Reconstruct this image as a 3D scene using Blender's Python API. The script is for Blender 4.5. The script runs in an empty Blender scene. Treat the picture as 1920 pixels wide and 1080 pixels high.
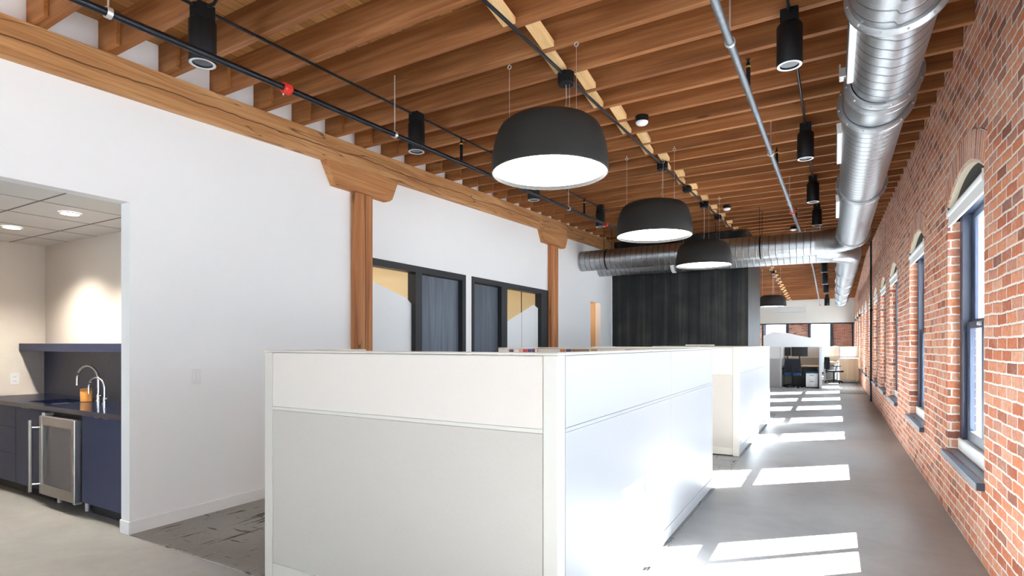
import bpy, bmesh, math, random
from mathutils import Vector, Matrix
random.seed(7)
C = bpy.context.scene.collection
sc = bpy.context.scene
PI = math.pi

# ------------------------------------------------------------------ geometry helpers
class B:
    def __init__(s): s.bm = bmesh.new()
    def box(s, x0, x1, y0, y1, z0, z1, bev=0.0, seg=1):
        m = Matrix.Translation(((x0+x1)/2, (y0+y1)/2, (z0+z1)/2)) @ Matrix.Diagonal((abs(x1-x0), abs(y1-y0), abs(z1-z0), 1))
        r = bmesh.ops.create_cube(s.bm, size=1, matrix=m)
        if bev > 0:
            es = list({e for v in r['verts'] for e in v.link_edges})
            bmesh.ops.bevel(s.bm, geom=es, offset=bev, segments=seg, affect='EDGES', profile=0.5)
        return s
    def hexa(s, pts):                       # 8 points: bottom 4, top 4
        v = [s.bm.verts.new(p) for p in pts]
        for f in ((3,2,1,0),(4,5,6,7),(0,1,5,4),(1,2,6,5),(2,3,7,6),(3,0,4,7)):
            s.bm.faces.new([v[i] for i in f])
        return s
    def quad(s, *pts):
        s.bm.faces.new([s.bm.verts.new(p) for p in pts]); return s
    def ring(s, c, d, r, n):
        d = Vector(d).normalized()
        up = Vector((0,0,1)) if abs(d.z) < .95 else Vector((1,0,0))
        a = d.cross(up).normalized(); b = a.cross(d)
        return [s.bm.verts.new(Vector(c) + (a*math.cos(2*PI*i/n) + b*math.sin(2*PI*i/n))*r) for i in range(n)]
    def cyl(s, p0, p1, r, n=16, r1=None, caps=True):
        p0, p1 = Vector(p0), Vector(p1); d = p1-p0
        a = s.ring(p0, d, r, n); b = s.ring(p1, d, r if r1 is None else r1, n)
        for i in range(n):
            j = (i+1) % n; s.bm.faces.new((a[i], a[j], b[j], b[i]))
        if caps: s.bm.faces.new(a[::-1]); s.bm.faces.new(b)
        return s
    def tube(s, pts, r, n=8):
        pts = [Vector(p) for p in pts]; rings = []
        for i, p in enumerate(pts):
            d = (pts[min(i+1, len(pts)-1)] - pts[max(i-1, 0)])
            rr = r[i] if isinstance(r, (list, tuple)) else r
            rings.append(s.ring(p, d, rr, n))
        for a, b in zip(rings, rings[1:]):
            for i in range(n):
                j = (i+1) % n; s.bm.faces.new((a[i], a[j], b[j], b[i]))
        s.bm.faces.new(rings[0][::-1]); s.bm.faces.new(rings[-1])
        return s
    def lathe(s, c, prof, n=32, axis='z', close=False, cap=True):
        c = Vector(c); rings = []
        for r, h in prof:
            row = []
            for i in range(n):
                a = 2*PI*i/n
                if axis == 'z': p = Vector((r*math.cos(a), r*math.sin(a), h))
                elif axis == 'y': p = Vector((r*math.cos(a), h, r*math.sin(a)))
                else: p = Vector((h, r*math.cos(a), r*math.sin(a)))
                row.append(s.bm.verts.new(c+p))
            rings.append(row)
        pairs = list(zip(rings, rings[1:]))
        if close: pairs.append((rings[-1], rings[0]))
        for a, b in pairs:
            for i in range(n):
                j = (i+1) % n; s.bm.faces.new((a[i], a[j], b[j], b[i]))
        if not close and cap:
            if prof[0][0] > 1e-5: s.bm.faces.new(rings[0][::-1])
            if prof[-1][0] > 1e-5: s.bm.faces.new(rings[-1])
        bmesh.ops.remove_doubles(s.bm, verts=s.bm.verts, dist=1e-6)
        return s
    def prism(s, poly, axis, a, b):         # poly in the two other axes
        def P(u, v, w):
            return {'x': (w, u, v), 'y': (u, w, v), 'z': (u, v, w)}[axis]
        A = [s.bm.verts.new(P(u, v, a)) for u, v in poly]; Bv = [s.bm.verts.new(P(u, v, b)) for u, v in poly]
        n = len(poly)
        s.bm.faces.new(A[::-1]); s.bm.faces.new(Bv)
        for i in range(n):
            j = (i+1) % n; s.bm.faces.new((A[i], A[j], Bv[j], Bv[i]))
        return s
    def bevel_all(s, off, seg=1, ang=0.6):
        es = [e for e in s.bm.edges if len(e.link_faces) == 2 and e.calc_face_angle(0) > ang]
        bmesh.ops.bevel(s.bm, geom=es, offset=off, segments=seg, affect='EDGES', profile=0.5)
        return s
    def rot(s, ang, axis, centre):
        bmesh.ops.rotate(s.bm, verts=s.bm.verts, cent=Vector(centre), matrix=Matrix.Rotation(ang, 3, axis)); return s

def wloc(o):
    l = Vector((0,0,0))
    while o is not None: l += o.location; o = o.parent
    return l

def obj(name, b, m, parent=None, smooth=False, origin=None, fixn=True):
    bm = b.bm if isinstance(b, B) else b
    if fixn: bmesh.ops.recalc_face_normals(bm, faces=bm.faces)
    if parent is not None: off = wloc(parent); loc = Vector((0,0,0))
    else:
        if origin is None:
            xs = [v.co.x for v in bm.verts]; ys = [v.co.y for v in bm.verts]; zs = [v.co.z for v in bm.verts]
            origin = ((min(xs)+max(xs))/2, (min(ys)+max(ys))/2, min(zs))
        off = Vector(origin); loc = off
    bmesh.ops.translate(bm, verts=bm.verts, vec=-off)
    me = bpy.data.meshes.new(name); bm.to_mesh(me); bm.free()
    if smooth:
        for p in me.polygons: p.use_smooth = True
        try: me.set_sharp_from_angle(angle=math.radians(35))
        except Exception: pass
    o = bpy.data.objects.new(name, me); C.objects.link(o); o.location = loc
    if m is not None: me.materials.append(m)
    if parent is not None: o.parent = parent
    return o

def tag(o, label, cat, group=None):
    o['label'] = label; o['category'] = cat
    if group: o['group'] = group
    return o

def thing(name, label, cat, loc=(0,0,0), group=None):
    o = bpy.data.objects.new(name, None); C.objects.link(o); o.location = loc; o.empty_display_size = .1
    return tag(o, label, cat, group)

def struct(name, b, m, parent=None, smooth=False, origin=(0,0,0)):
    o = obj(name, b, m, parent, smooth, origin)
    if parent is None: o['kind'] = 'structure'
    return o

def struct_root(name, loc=(0,0,0)):
    o = bpy.data.objects.new(name, None); C.objects.link(o); o.location = loc; o['kind'] = 'structure'; o.empty_display_size = .1
    return o

def dup(root, loc, label=None, group=None):
    r = root.copy(); C.objects.link(r); r.location = loc
    if label: r['label'] = label
    if group: r['group'] = group
    for ch in root.children:
        c = ch.copy(); C.objects.link(c); c.parent = r
        for g in ch.children:
            d = g.copy(); C.objects.link(d); d.parent = c
    return r

def nth(n):
    w = ['', 'first', 'second', 'third', 'fourth', 'fifth', 'sixth', 'seventh', 'eighth', 'ninth', 'tenth', 'eleventh', 'twelfth']
    if n < len(w): return w[n]
    return '%d%s' % (n, 'th' if 10 <= n % 100 <= 20 else {1: 'st', 2: 'nd', 3: 'rd'}.get(n % 10, 'th'))

# ------------------------------------------------------------------ materials
class N:
    """small node-tree helper"""
    def __init__(s, name):
        s.m = bpy.data.materials.new(name); s.m.use_nodes = True
        s.t = s.m.node_tree; s.t.nodes.clear()
        s.out = s.t.nodes.new('ShaderNodeOutputMaterial')
        s.p = s.t.nodes.new('ShaderNodeBsdfPrincipled')
        s.t.links.new(s.p.outputs[0], s.out.inputs[0])
    def n(s, typ, **kw):
        nd = s.t.nodes.new(typ)
        for k, v in kw.items():
            if k.startswith('i_'):
                key = k[2:]; key = int(key) if key.isdigit() else key.replace('_', ' ')
                s.set(nd, key, v)
            else: setattr(nd, k, v)
        return nd
    def set(s, nd, key, v):
        i = nd.inputs[key]
        if isinstance(v, bpy.types.NodeSocket): s.t.links.new(v, i)
        elif hasattr(i.default_value, '__len__') and not isinstance(v, (int, float)) and len(i.default_value) == 4 and len(v) == 3: i.default_value = (*v, 1)
        else: i.default_value = v
    def base(s, **kw):
        for k, v in kw.items(): s.set(s.p, k.replace('_', ' '), v)
        return s
    def coord(s): return s.n('ShaderNodeTexCoord').outputs['Object']
    def geo(s): return s.n('ShaderNodeNewGeometry').outputs['Position']
    def mapping(s, vec, scale=(1,1,1), loc=(0,0,0), rot=(0,0,0)):
        return s.n('ShaderNodeMapping', i_Vector=vec, i_Scale=scale, i_Location=loc, i_Rotation=rot).outputs[0]
    def noise(s, vec, scale, detail=4, rough=.55, dist=0):
        return s.n('ShaderNodeTexNoise', i_Vector=vec, i_Scale=scale, i_Detail=detail, i_Roughness=rough, i_Distortion=dist).outputs['Fac']
    def ramp(s, fac, stops, interp='LINEAR'):
        nd = s.n('ShaderNodeValToRGB', i_Fac=fac); cr = nd.color_ramp; cr.interpolation = interp
        while len(cr.elements) < len(stops): cr.elements.new(.5)
        for e, (p, c) in zip(cr.elements, stops):
            e.position = p; e.color = (*c, 1) if not isinstance(c, (int, float)) else (c, c, c, 1)
        return nd.outputs['Color']
    def math(s, op, a, b=0.0, c=None, clamp=False):
        nd = s.n('ShaderNodeMath', operation=op, use_clamp=clamp); s.set(nd, 0, a); s.set(nd, 1, b)
        if c is not None: s.set(nd, 2, c)
        return nd.outputs[0]
    def mix(s, fac, a, b, blend='MIX'):
        nd = s.n('ShaderNodeMix', data_type='RGBA', blend_type=blend); s.set(nd, 0, fac); s.set(nd, 6, a); s.set(nd, 7, b)
        return nd.outputs[2]
    def sep(s, vec): return s.n('ShaderNodeSeparateXYZ', i_0=vec).outputs
    def comb(s, x, y, z):
        nd = s.n('ShaderNodeCombineXYZ'); s.set(nd, 0, x); s.set(nd, 1, y); s.set(nd, 2, z); return nd.outputs[0]
    def bump(s, h, strength=.3, dist=.01):
        s.set(s.p, 'Normal', s.n('ShaderNodeBump', i_Height=h, i_Strength=strength, i_Distance=dist).outputs[0])

def lin(r, g, b):
    f = lambda c: ((c/255+.055)/1.055)**2.4 if c/255 > .04045 else c/255/12.92
    return (f(r), f(g), f(b))

def plain(name, col, rough=.5, metal=0.0, spec=.5, noise=0.0, nscale=20):
    n = N(name); n.base(Roughness=rough, Metallic=metal)
    n.set(n.p, 'Specular IOR Level', spec)
    if noise:
        f = n.noise(n.coord(), nscale, 3)
        n.set(n.p, 'Base Color', n.mix(f, tuple(c*(1-noise) for c in col), tuple(min(1, c*(1+noise)) for c in col)))
    else: n.set(n.p, 'Base Color', col)
    return n.m

def wood(name, axis, dark, mid, light, rough=.6, cracks=0.0, knots=True, gscale=1.0, edge=None):
    n = N(name); n.base(Roughness=rough); n.set(n.p, 'Specular IOR Level', .25)
    oi = n.n('ShaderNodeObjectInfo').outputs['Random']
    off = n.math('MULTIPLY', oi, 37.0)
    co = n.coord(); vec = n.n('ShaderNodeVectorMath', operation='ADD', i_0=co, i_1=n.comb(off, off, off)).outputs[0]
    st = {'x': (.55, 9, 9), 'y': (9, .55, 9), 'z': (9, 9, .55)}[axis]
    st2 = {'x': (1.2, 60, 60), 'y': (60, 1.2, 60), 'z': (60, 60, 1.2)}[axis]
    g1 = n.noise(n.mapping(vec, tuple(q*gscale for q in st)), 1.0, 5, .6, 1.2)
    g2 = n.noise(n.mapping(vec, st2), 1.0, 3, .6)
    f = n.math('ADD', n.math('MULTIPLY', g1, .7), n.math('MULTIPLY', g2, .3))
    col = n.ramp(f, [(.3, dark), (.5, mid), (.72, light)])
    if knots:
        ks = {'x': (1.1, 3.2, 5.5), 'y': (3.2, 1.1, 5.5), 'z': (3.2, 5.5, 1.1)}[axis]
        kv = n.n('ShaderNodeTexVoronoi', i_Vector=n.mapping(vec, ks), i_Scale=1.0, i_Randomness=1.0).outputs['Distance']
        kn = n.math('ADD', kv, n.math('MULTIPLY', n.math('SUBTRACT', g2, .5), .07))
        kf = n.ramp(kn, [(.03, 1.0), (.1, .0)])
        col = n.mix(n.math('MULTIPLY', kf, .75), col, tuple(c*.35 for c in dark))
    vary = n.ramp(oi, [(0, .82), (.5, 1.0), (1, 1.12)])
    col = n.mix(1.0, col, vary, 'MULTIPLY')
    if cracks:
        ms = {'x': (.45, 5, 7), 'y': (5, .45, 7), 'z': (6, 6, .35)}[axis]
        cn = n.noise(n.mapping(vec, ms), 1.0, 2, .4, .3)
        cf = n.ramp(n.math('ABSOLUTE', n.math('SUBTRACT', cn, .5)), [(.0, 1.0), (.008, .0)])
        col = n.mix(n.math('MULTIPLY', cf, cracks), col, tuple(c*.18 for c in dark))
    if edge is not None:
        x, y, z = n.sep(co); across, along, slope, k0, amp = edge
        A = {'y': y, 'z': z}[across]; L = {'y': y, 'z': z}[along]
        wv = n.noise(n.comb(0.0, n.math('MULTIPLY', L, .9), 3.0), 1.0, 5, .6)
        ln = n.math('SUBTRACT', n.math('SUBTRACT', A, n.math('MULTIPLY', L, slope)), n.math('ADD', k0, n.math('MULTIPLY', n.math('SUBTRACT', wv, .5), amp)))
        ck = n.ramp(n.math('ABSOLUTE', ln), [(.0025, 1.0), (.006, .0)])
        col = n.mix(n.math('MULTIPLY', ck, .9), col, tuple(c*.12 for c in dark))
    n.set(n.p, 'Base Color', col)
    n.bump(f, .25, .004)
    return n.m

def brick_mat(name, uv=False):
    n = N(name); n.base(Roughness=.88); n.set(n.p, 'Specular IOR Level', .2)
    if uv:
        co = n.n('ShaderNodeUVMap').outputs[0]; x, y, z = n.sep(co); U, V = x, y; pos = n.coord()
    else:
        pos = n.coord(); x, y, z = n.sep(pos); U = n.math('ADD', x, y); V = z
    wob = n.noise(pos, 3.2, 3); wob2 = n.noise(n.mapping(pos, loc=(9, 3, 5)), 22, 2)
    U2 = n.math('ADD', U, n.math('ADD', n.math('MULTIPLY', n.math('SUBTRACT', wob, .5), .045), n.math('MULTIPLY', n.math('SUBTRACT', wob2, .5), .010)))
    V2 = n.math('ADD', V, n.math('ADD', n.math('MULTIPLY', n.math('SUBTRACT', wob, .5), .030), n.math('MULTIPLY', n.math('SUBTRACT', wob2, .5), .012)))
    W, H = .205, .0685
    def bt(ou, ov, c1, c2, mort):
        nd = n.n('ShaderNodeTexBrick', offset=0.0 if uv else .5, squash=1.0); nd.offset_frequency = 2
        n.set(nd, 'Vector', n.comb(n.math('ADD', U2, ou*W), n.math('ADD', V2, ov*H), 0.0))
        n.set(nd, 'Color1', c1); n.set(nd, 'Color2', c2); n.set(nd, 'Mortar', mort)
        n.set(nd, 'Scale', 1.0); n.set(nd, 'Mortar Size', .0085); n.set(nd, 'Mortar Smooth', .45); n.set(nd, 'Bias', 0.0)
        n.set(nd, 'Brick Width', W); n.set(nd, 'Row Height', H)
        return nd.outputs
    b1 = bt(0, 0, (0,0,0), (1,1,1), (0,0,0)); b2 = bt(31, 20, (0,0,0), (1,1,1), (0,0,0))
    r1 = n.sep(b1['Color'])[0]; r2 = n.sep(b2['Color'])[0]; mfac = b1['Fac']
    base = n.ramp(r1, [(0, lin(168, 98, 72)), (.25, lin(198, 120, 86)), (.5, lin(214, 139, 101)), (.75, lin(218, 162, 132)), (1, lin(186, 130, 110))])
    dark = n.ramp(r2, [(.90, 0.0), (.93, 1.0)])
    base = n.mix(n.math('MULTIPLY', dark, .6), base, lin(104, 80, 74))
    pale = n.ramp(r2, [(.0, 1.0), (.12, .0)])
    base = n.mix(n.math('MULTIPLY', pale, .6), base, lin(222, 160, 128))
    sp = n.noise(n.mapping(pos, loc=(4, 1, 7)), 38, 4, .7)
    base = n.mix(n.ramp(sp, [(.35, .35), (.62, .0)]), base, lin(128, 64, 46))
    smear = n.ramp(n.noise(n.mapping(pos, loc=(1, 8, 2)), 2.6, 6, .68), [(.48, 0.0), (.70, .8)])
    smear2 = n.math('MULTIPLY', smear, n.ramp(n.noise(pos, 60, 3), [(.4, .2), (.6, 1.0)]))
    base = n.mix(n.math('MULTIPLY', smear2, .6), base, lin(226, 192, 172))
    mort = n.mix(n.noise(pos, 30, 3), lin(200, 186, 172), lin(240, 230, 218))
    col = n.mix(mfac, base, mort)
    n.set(n.p, 'Base Color', col)
    h = n.math('ADD', n.math('MULTIPLY', n.math('SUBTRACT', 1.0, mfac), 1.0), n.math('MULTIPLY', sp, .35))
    n.bump(h, .7, .006)
    return n.m

def galv(name, axis, pitch=.105):
    n = N(name); n.base(Metallic=1.0, Roughness=.36)
    co = n.coord(); x, y, z = n.sep(co)
    a = {'x': x, 'y': y}[axis]; o1 = {'x': y, 'y': x}[axis]
    ang = n.math('ARCTAN2', z, o1)
    ph = n.math('FRACT', n.math('DIVIDE', n.math('ADD', a, n.math('MULTIPLY', ang, pitch/(2*PI)*1.0)), pitch))
    seam = n.ramp(n.math('ABSOLUTE', n.math('SUBTRACT', ph, .5)), [(.0, 1.0), (.045, .9), (.085, .0)])
    st = n.noise(n.mapping(co, {'x': (3, 40, 40), 'y': (40, 3, 40)}[axis]), 1.0, 4, .6)
    sp = n.n('ShaderNodeTexVoronoi', i_Vector=co, i_Scale=55.0).outputs['Color']
    spv = n.sep(sp)[0]
    base = n.mix(st, (.30, .315, .33), (.50, .52, .54))
    base = n.mix(n.math('MULTIPLY', spv, .15), base, (.80, .82, .85))
    base = n.mix(n.math('MULTIPLY', seam, .75), base, (.10, .105, .11))
    n.set(n.p, 'Base Color', base)
    n.set(n.p, 'Roughness', n.math('ADD', .30, n.math('MULTIPLY', st, .16)))
    n.bump(n.math('MULTIPLY', seam, 1.0), .8, .004)
    return n.m

def concrete():
    n = N('polished_concrete'); pos = n.geo()
    a = n.noise(pos, .9, 6, .6, .4); b = n.noise(n.mapping(pos, loc=(5, 2, 0)), 6, 5, .6); c = n.noise(pos, 160, 2)
    f = n.math('ADD', n.math('ADD', n.math('MULTIPLY', a, .5), n.math('MULTIPLY', b, .35)), n.math('MULTIPLY', c, .15))
    col = n.ramp(f, [(.3, lin(126, 125, 123)), (.5, lin(147, 146, 143)), (.7, lin(166, 165, 161))])
    pale = n.ramp(n.n('ShaderNodeTexVoronoi', i_Vector=pos, i_Scale=9.0).outputs['Distance'], [(.015, 1.0), (.03, 0.0)])
    col = n.mix(n.math('MULTIPLY', pale, .35), col, lin(205, 203, 200))
    n.set(n.p, 'Base Color', col)
    n.set(n.p, 'Roughness', n.math('ADD', .34, n.math('MULTIPLY', b, .2))); n.set(n.p, 'Specular IOR Level', .5)
    n.bump(c, .04, .002)
    return n.m

def carpet_mat():
    n = N('patterned_carpet'); pos = n.geo()
    n.base(Roughness=1.0); n.set(n.p, 'Specular IOR Level', .05)
    g = n.noise(pos, 120, 3, .7); big = n.noise(pos, 2.2, 3)
    base = n.mix(g, lin(124, 123, 121), lin(178, 176, 172))
    l1 = n.noise(n.mapping(pos, (22, 2.2, 1)), 1.0, 4, .7, .2); thr = n.math('MULTIPLY', n.math('SUBTRACT', big, .5), .2)
    dk = n.ramp(n.math('ADD', l1, thr), [(.60, 0.0), (.63, 1.0)])
    l2 = n.noise(n.mapping(pos, (2.4, 24, 1), (7, 3, 0)), 1.0, 4, .7, .2)
    dk2 = n.ramp(n.math('ADD', l2, thr), [(.63, 0.0), (.66, 1.0)])
    col = n.mix(n.math('MULTIPLY', n.math('MAXIMUM', dk, dk2), .8), base, lin(66, 60, 54))
    l3 = n.noise(n.mapping(pos, (30, 1.6, 1), (3, 11, 0)), 1.0, 2, .5, .1)
    lt = n.ramp(l3, [(.72, 0.0), (.74, 1.0)])
    col = n.mix(n.math('MULTIPLY', lt, .8), col, lin(206, 198, 178))
    n.set(n.p, 'Base Color', col); n.bump(g, .6, .004)
    return n.m

def deck_mat():
    n = N('roof_deck_planks'); pos = n.geo(); x, y, z = n.sep(pos); n.base(Roughness=.7); n.set(n.p, 'Specular IOR Level', .2)
    pl = n.math('DIVIDE', x, .115); idx = n.math('FLOOR', pl); fr = n.math('FRACT', pl)
    rnd = n.n('ShaderNodeTexWhiteNoise', noise_dimensions='1D'); n.set(rnd, 'W', idx); rv = rnd.outputs['Value']
    g = n.noise(n.n('ShaderNodeVectorMath', operation='ADD', i_0=n.mapping(pos, (30, 1.0, 1)), i_1=n.comb(0.0, n.math('MULTIPLY', rv, 31.0), 0.0)).outputs[0], 1.0, 4, .6, .6)
    col = n.ramp(n.math('ADD', n.math('MULTIPLY', g, .6), n.math('MULTIPLY', rv, .4)), [(.25, lin(136, 92, 52)), (.5, lin(166, 116, 68)), (.75, lin(192, 142, 90))])
    gap = n.ramp(n.math('ABSOLUTE', n.math('SUBTRACT', fr, .5)), [(.475, 0.0), (.495, 1.0)])
    col = n.mix(gap, col, lin(48, 30, 18)); n.set(n.p, 'Base Color', col)
    return n.m

def steel_panel():
    n = N('blackened_steel'); co = n.geo(); n.base(Metallic=.85)
    s1 = n.noise(n.mapping(co, (5, 5, .15)), 1.0, 4, .6); s2 = n.noise(n.mapping(co, (40, 40, .25)), 1.0, 3); s3 = n.noise(co, 2.0, 4)
    f = n.math('ADD', n.math('MULTIPLY', s1, .6), n.math('ADD', n.math('MULTIPLY', s2, .15), n.math('MULTIPLY', s3, .25)))
    n.set(n.p, 'Base Color', n.ramp(f, [(.34, (.014, .016, .019)), (.5, (.036, .037, .037)), (.64, (.085, .083, .076))]))
    n.set(n.p, 'Roughness', n.math('ADD', .36, n.math('MULTIPLY', s1, .18)))
    return n.m

def glass_mat(name, tint=(.96, .98, 1.0), refl=1.0):
    n = N(name); t = n.t; t.nodes.remove(n.p)
    tr = n.n('ShaderNodeBsdfTransparent', i_Color=(*tint, 1)); gl = n.n('ShaderNodeBsdfGlossy', i_Roughness=.02)
    bf = n.n('ShaderNodeNewGeometry').outputs['Backfacing']; ior = n.math('ADD', 1.45, n.math('MULTIPLY', bf, 1/1.45-1.45))
    fr = n.n('ShaderNodeFresnel', i_IOR=ior); mx = n.n('ShaderNodeMixShader')
    fac = n.math('MULTIPLY', fr.outputs[0], refl, clamp=True)
    t.links.new(fac, mx.inputs[0]); t.links.new(tr.outputs[0], mx.inputs[1]); t.links.new(gl.outputs[0], mx.inputs[2])
    t.links.new(mx.outputs[0], n.out.inputs[0]); return n.m

def emit(name, col, s):
    n = N(name); t = n.t; t.nodes.remove(n.p)
    e = n.n('ShaderNodeEmission', i_Color=(*col, 1), i_Strength=s); t.links.new(e.outputs[0], n.out.inputs[0]); return n.m

def tile_mat():
    n = N('navy_diamond_tile'); pos = n.geo(); x, y, z = n.sep(pos)
    n.base(Roughness=.28)
    def lines(v, w):
        return n.ramp(n.math('ABSOLUTE', n.math('SUBTRACT', n.math('FRACT', v), .5)), [(.0, 1.0), (w, .8), (w*1.6, 0.0)])
    s = .16
    a = lines(n.math('DIVIDE', n.math('ADD', x, n.math('MULTIPLY', z, .6)), s), .02)
    b = lines(n.math('DIVIDE', n.math('SUBTRACT', x, n.math('MULTIPLY', z, .6)), s), .02)
    c = lines(n.math('DIVIDE', x, s), .015)
    g = n.math('MAXIMUM', n.math('MAXIMUM', a, b), c)
    n.set(n.p, 'Base Color', n.mix(n.math('MULTIPLY', g, .8), n.mix(n.noise(pos, 5, 2), lin(44, 54, 80), lin(54, 64, 92)), lin(24, 29, 44)))
    n.bump(n.math('SUBTRACT', 1.0, g), .3, .003)
    return n.m

def fabric(name, a, b, s=260):
    n = N(name); n.base(Roughness=.95); n.set(n.p, 'Specular IOR Level', .1)
    g = n.noise(n.coord(), s, 2, .7); g2 = n.noise(n.coord(), 900, 1)
    n.set(n.p, 'Base Color', n.mix(n.math('ADD', n.math('MULTIPLY', g, .6), n.math('MULTIPLY', g2, .4)), a, b)); n.bump(g, .15, .002)
    return n.m

M = {}
M['brick'] = brick_mat('red_brick'); M['brick_arch'] = brick_mat('red_brick_arch', uv=True)
M['joist'] = wood('joist_fir', 'x', lin(112, 69, 40), lin(146, 93, 55), lin(182, 128, 84))
M['scab'] = wood('joist_fir_scab', 'x', lin(132, 82, 44), lin(160, 104, 58), lin(188, 130, 82))
M['block'] = wood('pale_pine', 'y', lin(204, 160, 106), lin(226, 186, 132), lin(240, 208, 160), knots=False)
M['beam'] = wood('timber_beam', 'y', lin(146, 98, 58), lin(190, 138, 90), lin(218, 174, 126), cracks=.8, edge=('z', 'y', .032, .31, .12))
M['bolster'] = wood('timber_bolster', 'y', lin(152, 96, 56), lin(190, 132, 84), lin(214, 164, 114), cracks=.6)
M['post'] = wood('timber_post', 'z', lin(142, 86, 50), lin(182, 120, 76), lin(208, 154, 106), cracks=.8, edge=('y', 'z', .0, .015, .05))
M['deck'] = deck_mat()
M['white'] = plain('white_paint', (.86, .86, .855), .6, spec=.3, noise=.01, nscale=4)
M['trimwhite'] = plain('white_trim_paint', (.84, .84, .83), .45)
M['cream'] = plain('cream_paint', lin(226, 217, 206), .65, spec=.2)
M['yellow'] = plain('straw_yellow_paint', lin(226, 208, 172), .6, spec=.2)
M['tan'] = plain('tan_paint', lin(206, 176, 136), .6, spec=.2)
M['greywall'] = plain('warm_grey_paint', lin(206, 203, 196), .65, spec=.2)
M['concrete'] = concrete(); M['carpet'] = carpet_mat()
M['galvx'] = galv('galvanised_duct_cross', 'x'); M['galvy'] = galv('galvanised_duct', 'y')
M['galvplain'] = plain('galvanised_sheet', (.40, .415, .43), .38, 1.0, noise=.12, nscale=30)
M['flange'] = plain('duct_flange_steel', (.34, .35, .36), .42, 1.0, noise=.15, nscale=40)
M['galvpipe'] = plain('grey_steel_pipe', (.24, .27, .30), .45, .8, noise=.25, nscale=25)
M['black'] = plain('black_powder_coat', (.007, .007, .008), .5, spec=.25)
M['blackpipe'] = plain('black_steel_pipe', (.016, .019, .025), .38, .6, noise=.3, nscale=30)
M['charcoal'] = plain('charcoal_shade', (.024, .0235, .0225), .6, spec=.25)
M['shadein'] = plain('white_shade_lining', (.88, .87, .84), .5)
M['chrome'] = plain('chrome', (.85, .86, .88), .12, 1.0)
M['steel'] = plain('brushed_stainless', (.62, .60, .57), .32, 1.0, noise=.08, nscale=60)
M['zinc'] = plain('zinc_rod', (.70, .70, .68), .4, .8)
M['red'] = plain('red_coupling', lin(206, 46, 34), .5)
M['yellowband'] = plain('brass_band', lin(214, 190, 90), .4, .3)
M['panelsteel'] = steel_panel()
M['navy'] = plain('navy_laminate', lin(40, 52, 84), .55, noise=.06, nscale=120)
M['navydark'] = plain('navy_shelf_laminate', lin(40, 48, 76), .5)
M['counter'] = plain('dark_quartz', lin(26, 34, 56), .10, spec=.6)
M['kick'] = plain('dark_toe_kick', (.012, .012, .015), .7)
M['tile'] = tile_mat()
M['ceiltile'] = plain('ceiling_tile', lin(224, 221, 216), .8, noise=.03, nscale=150)
M['grid'] = plain('ceiling_grid', lin(118, 114, 112), .6)
M['glass'] = glass_mat('clear_glass')
M['fridgeglass'] = plain('smoked_fridge_glass', (.10, .10, .115), .12, spec=.6)
M['frame'] = plain('charcoal_frame', (.020, .020, .022), .5, spec=.3)
M['winframe'] = plain('slate_blue_window_frame', lin(50, 58, 78), .38)
M['sill'] = plain('slate_sill', lin(66, 76, 90), .35)
M['winwhite'] = plain('white_window_stool', (.80, .80, .78), .5)
M['archboard'] = plain('dark_arch_board', (.028, .030, .027), .7)
M['shadefabric'] = plain('white_shade_fabric', (.82, .82, .80), .8)
M['plaster'] = plain('cream_soffit_plaster', lin(224, 212, 186), .85, noise=.1, nscale=50)
M['film'] = plain('white_window_film', (.84, .86, .87), .7, spec=.2)
M['door'] = wood('grey_stained_door', 'z', lin(72, 80, 92), lin(92, 100, 112), lin(114, 122, 134), rough=.35, knots=False)
M['cubtop'] = fabric('cream_panel', lin(210, 203, 195), lin(220, 213, 205), 120)
M['cubfab'] = fabric('grey_tackable_fabric', lin(180, 174, 166), lin(206, 201, 193))
M['cubtrim'] = plain('off_white_trim', lin(206, 202, 193), .45)
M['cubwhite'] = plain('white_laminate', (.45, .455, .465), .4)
M['cubkickdark'] = plain('dark_base_gap', (.05, .05, .055), .7)
M['desk'] = plain('pale_maple_laminate', lin(228, 202, 168), .5, noise=.06, nscale=12)
M['maple'] = wood('pale_maple', 'z', lin(212, 182, 146), lin(228, 202, 170), lin(238, 216, 188), knots=False)
M['screen'] = plain('black_screen', (.010, .010, .012), .2)
M['mesh'] = fabric('black_chair_mesh', (.012, .013, .016), (.03, .032, .038), 300)
M['bluefab'] = fabric('blue_cushion', lin(30, 62, 104), lin(52, 92, 140), 200)
M['plastic'] = plain('white_plastic', (.80, .80, .79), .35)
M['slot'] = plain('dark_slot', (.03, .03, .03), .6)
M['amber'] = plain('amber_jar', lin(206, 146, 72), .3)
M['amberdark'] = plain('amber_label_edge', lin(150, 98, 46), .5)
M['officeglow'] = emit('office_lamp_light', (1.0, .95, .87), 34)
M['glow'] = emit('pendant_diffuser_light', (1.0, .97, .93), 7)
M['downglow'] = emit('downlight_light', (1.0, .93, .82), 14)
M['sensorwhite'] = plain('sensor_white', (.85, .85, .85), .3)
M['ringgrey'] = plain('pale_trim_ring', (.62, .63, .65), .35, .2)
M['darkcone'] = plain('dark_reflector', (.06, .06, .07), .2, .8)
M['bounce_ground'] = plain('pale_bounce_ground', (.42, .41, .40), .9)
CARD = [plain('print_%d' % i, c, .6) for i, c in enumerate([lin(96, 60, 58), lin(226, 214, 220), lin(206, 170, 140), lin(206, 60, 80), lin(60, 74, 130), lin(110, 44, 60), lin(196, 194, 190), lin(178, 108, 52), lin(60, 48, 84), lin(126, 104, 90), lin(172, 132, 70), lin(208, 206, 204), lin(40, 40, 50)])]

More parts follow.
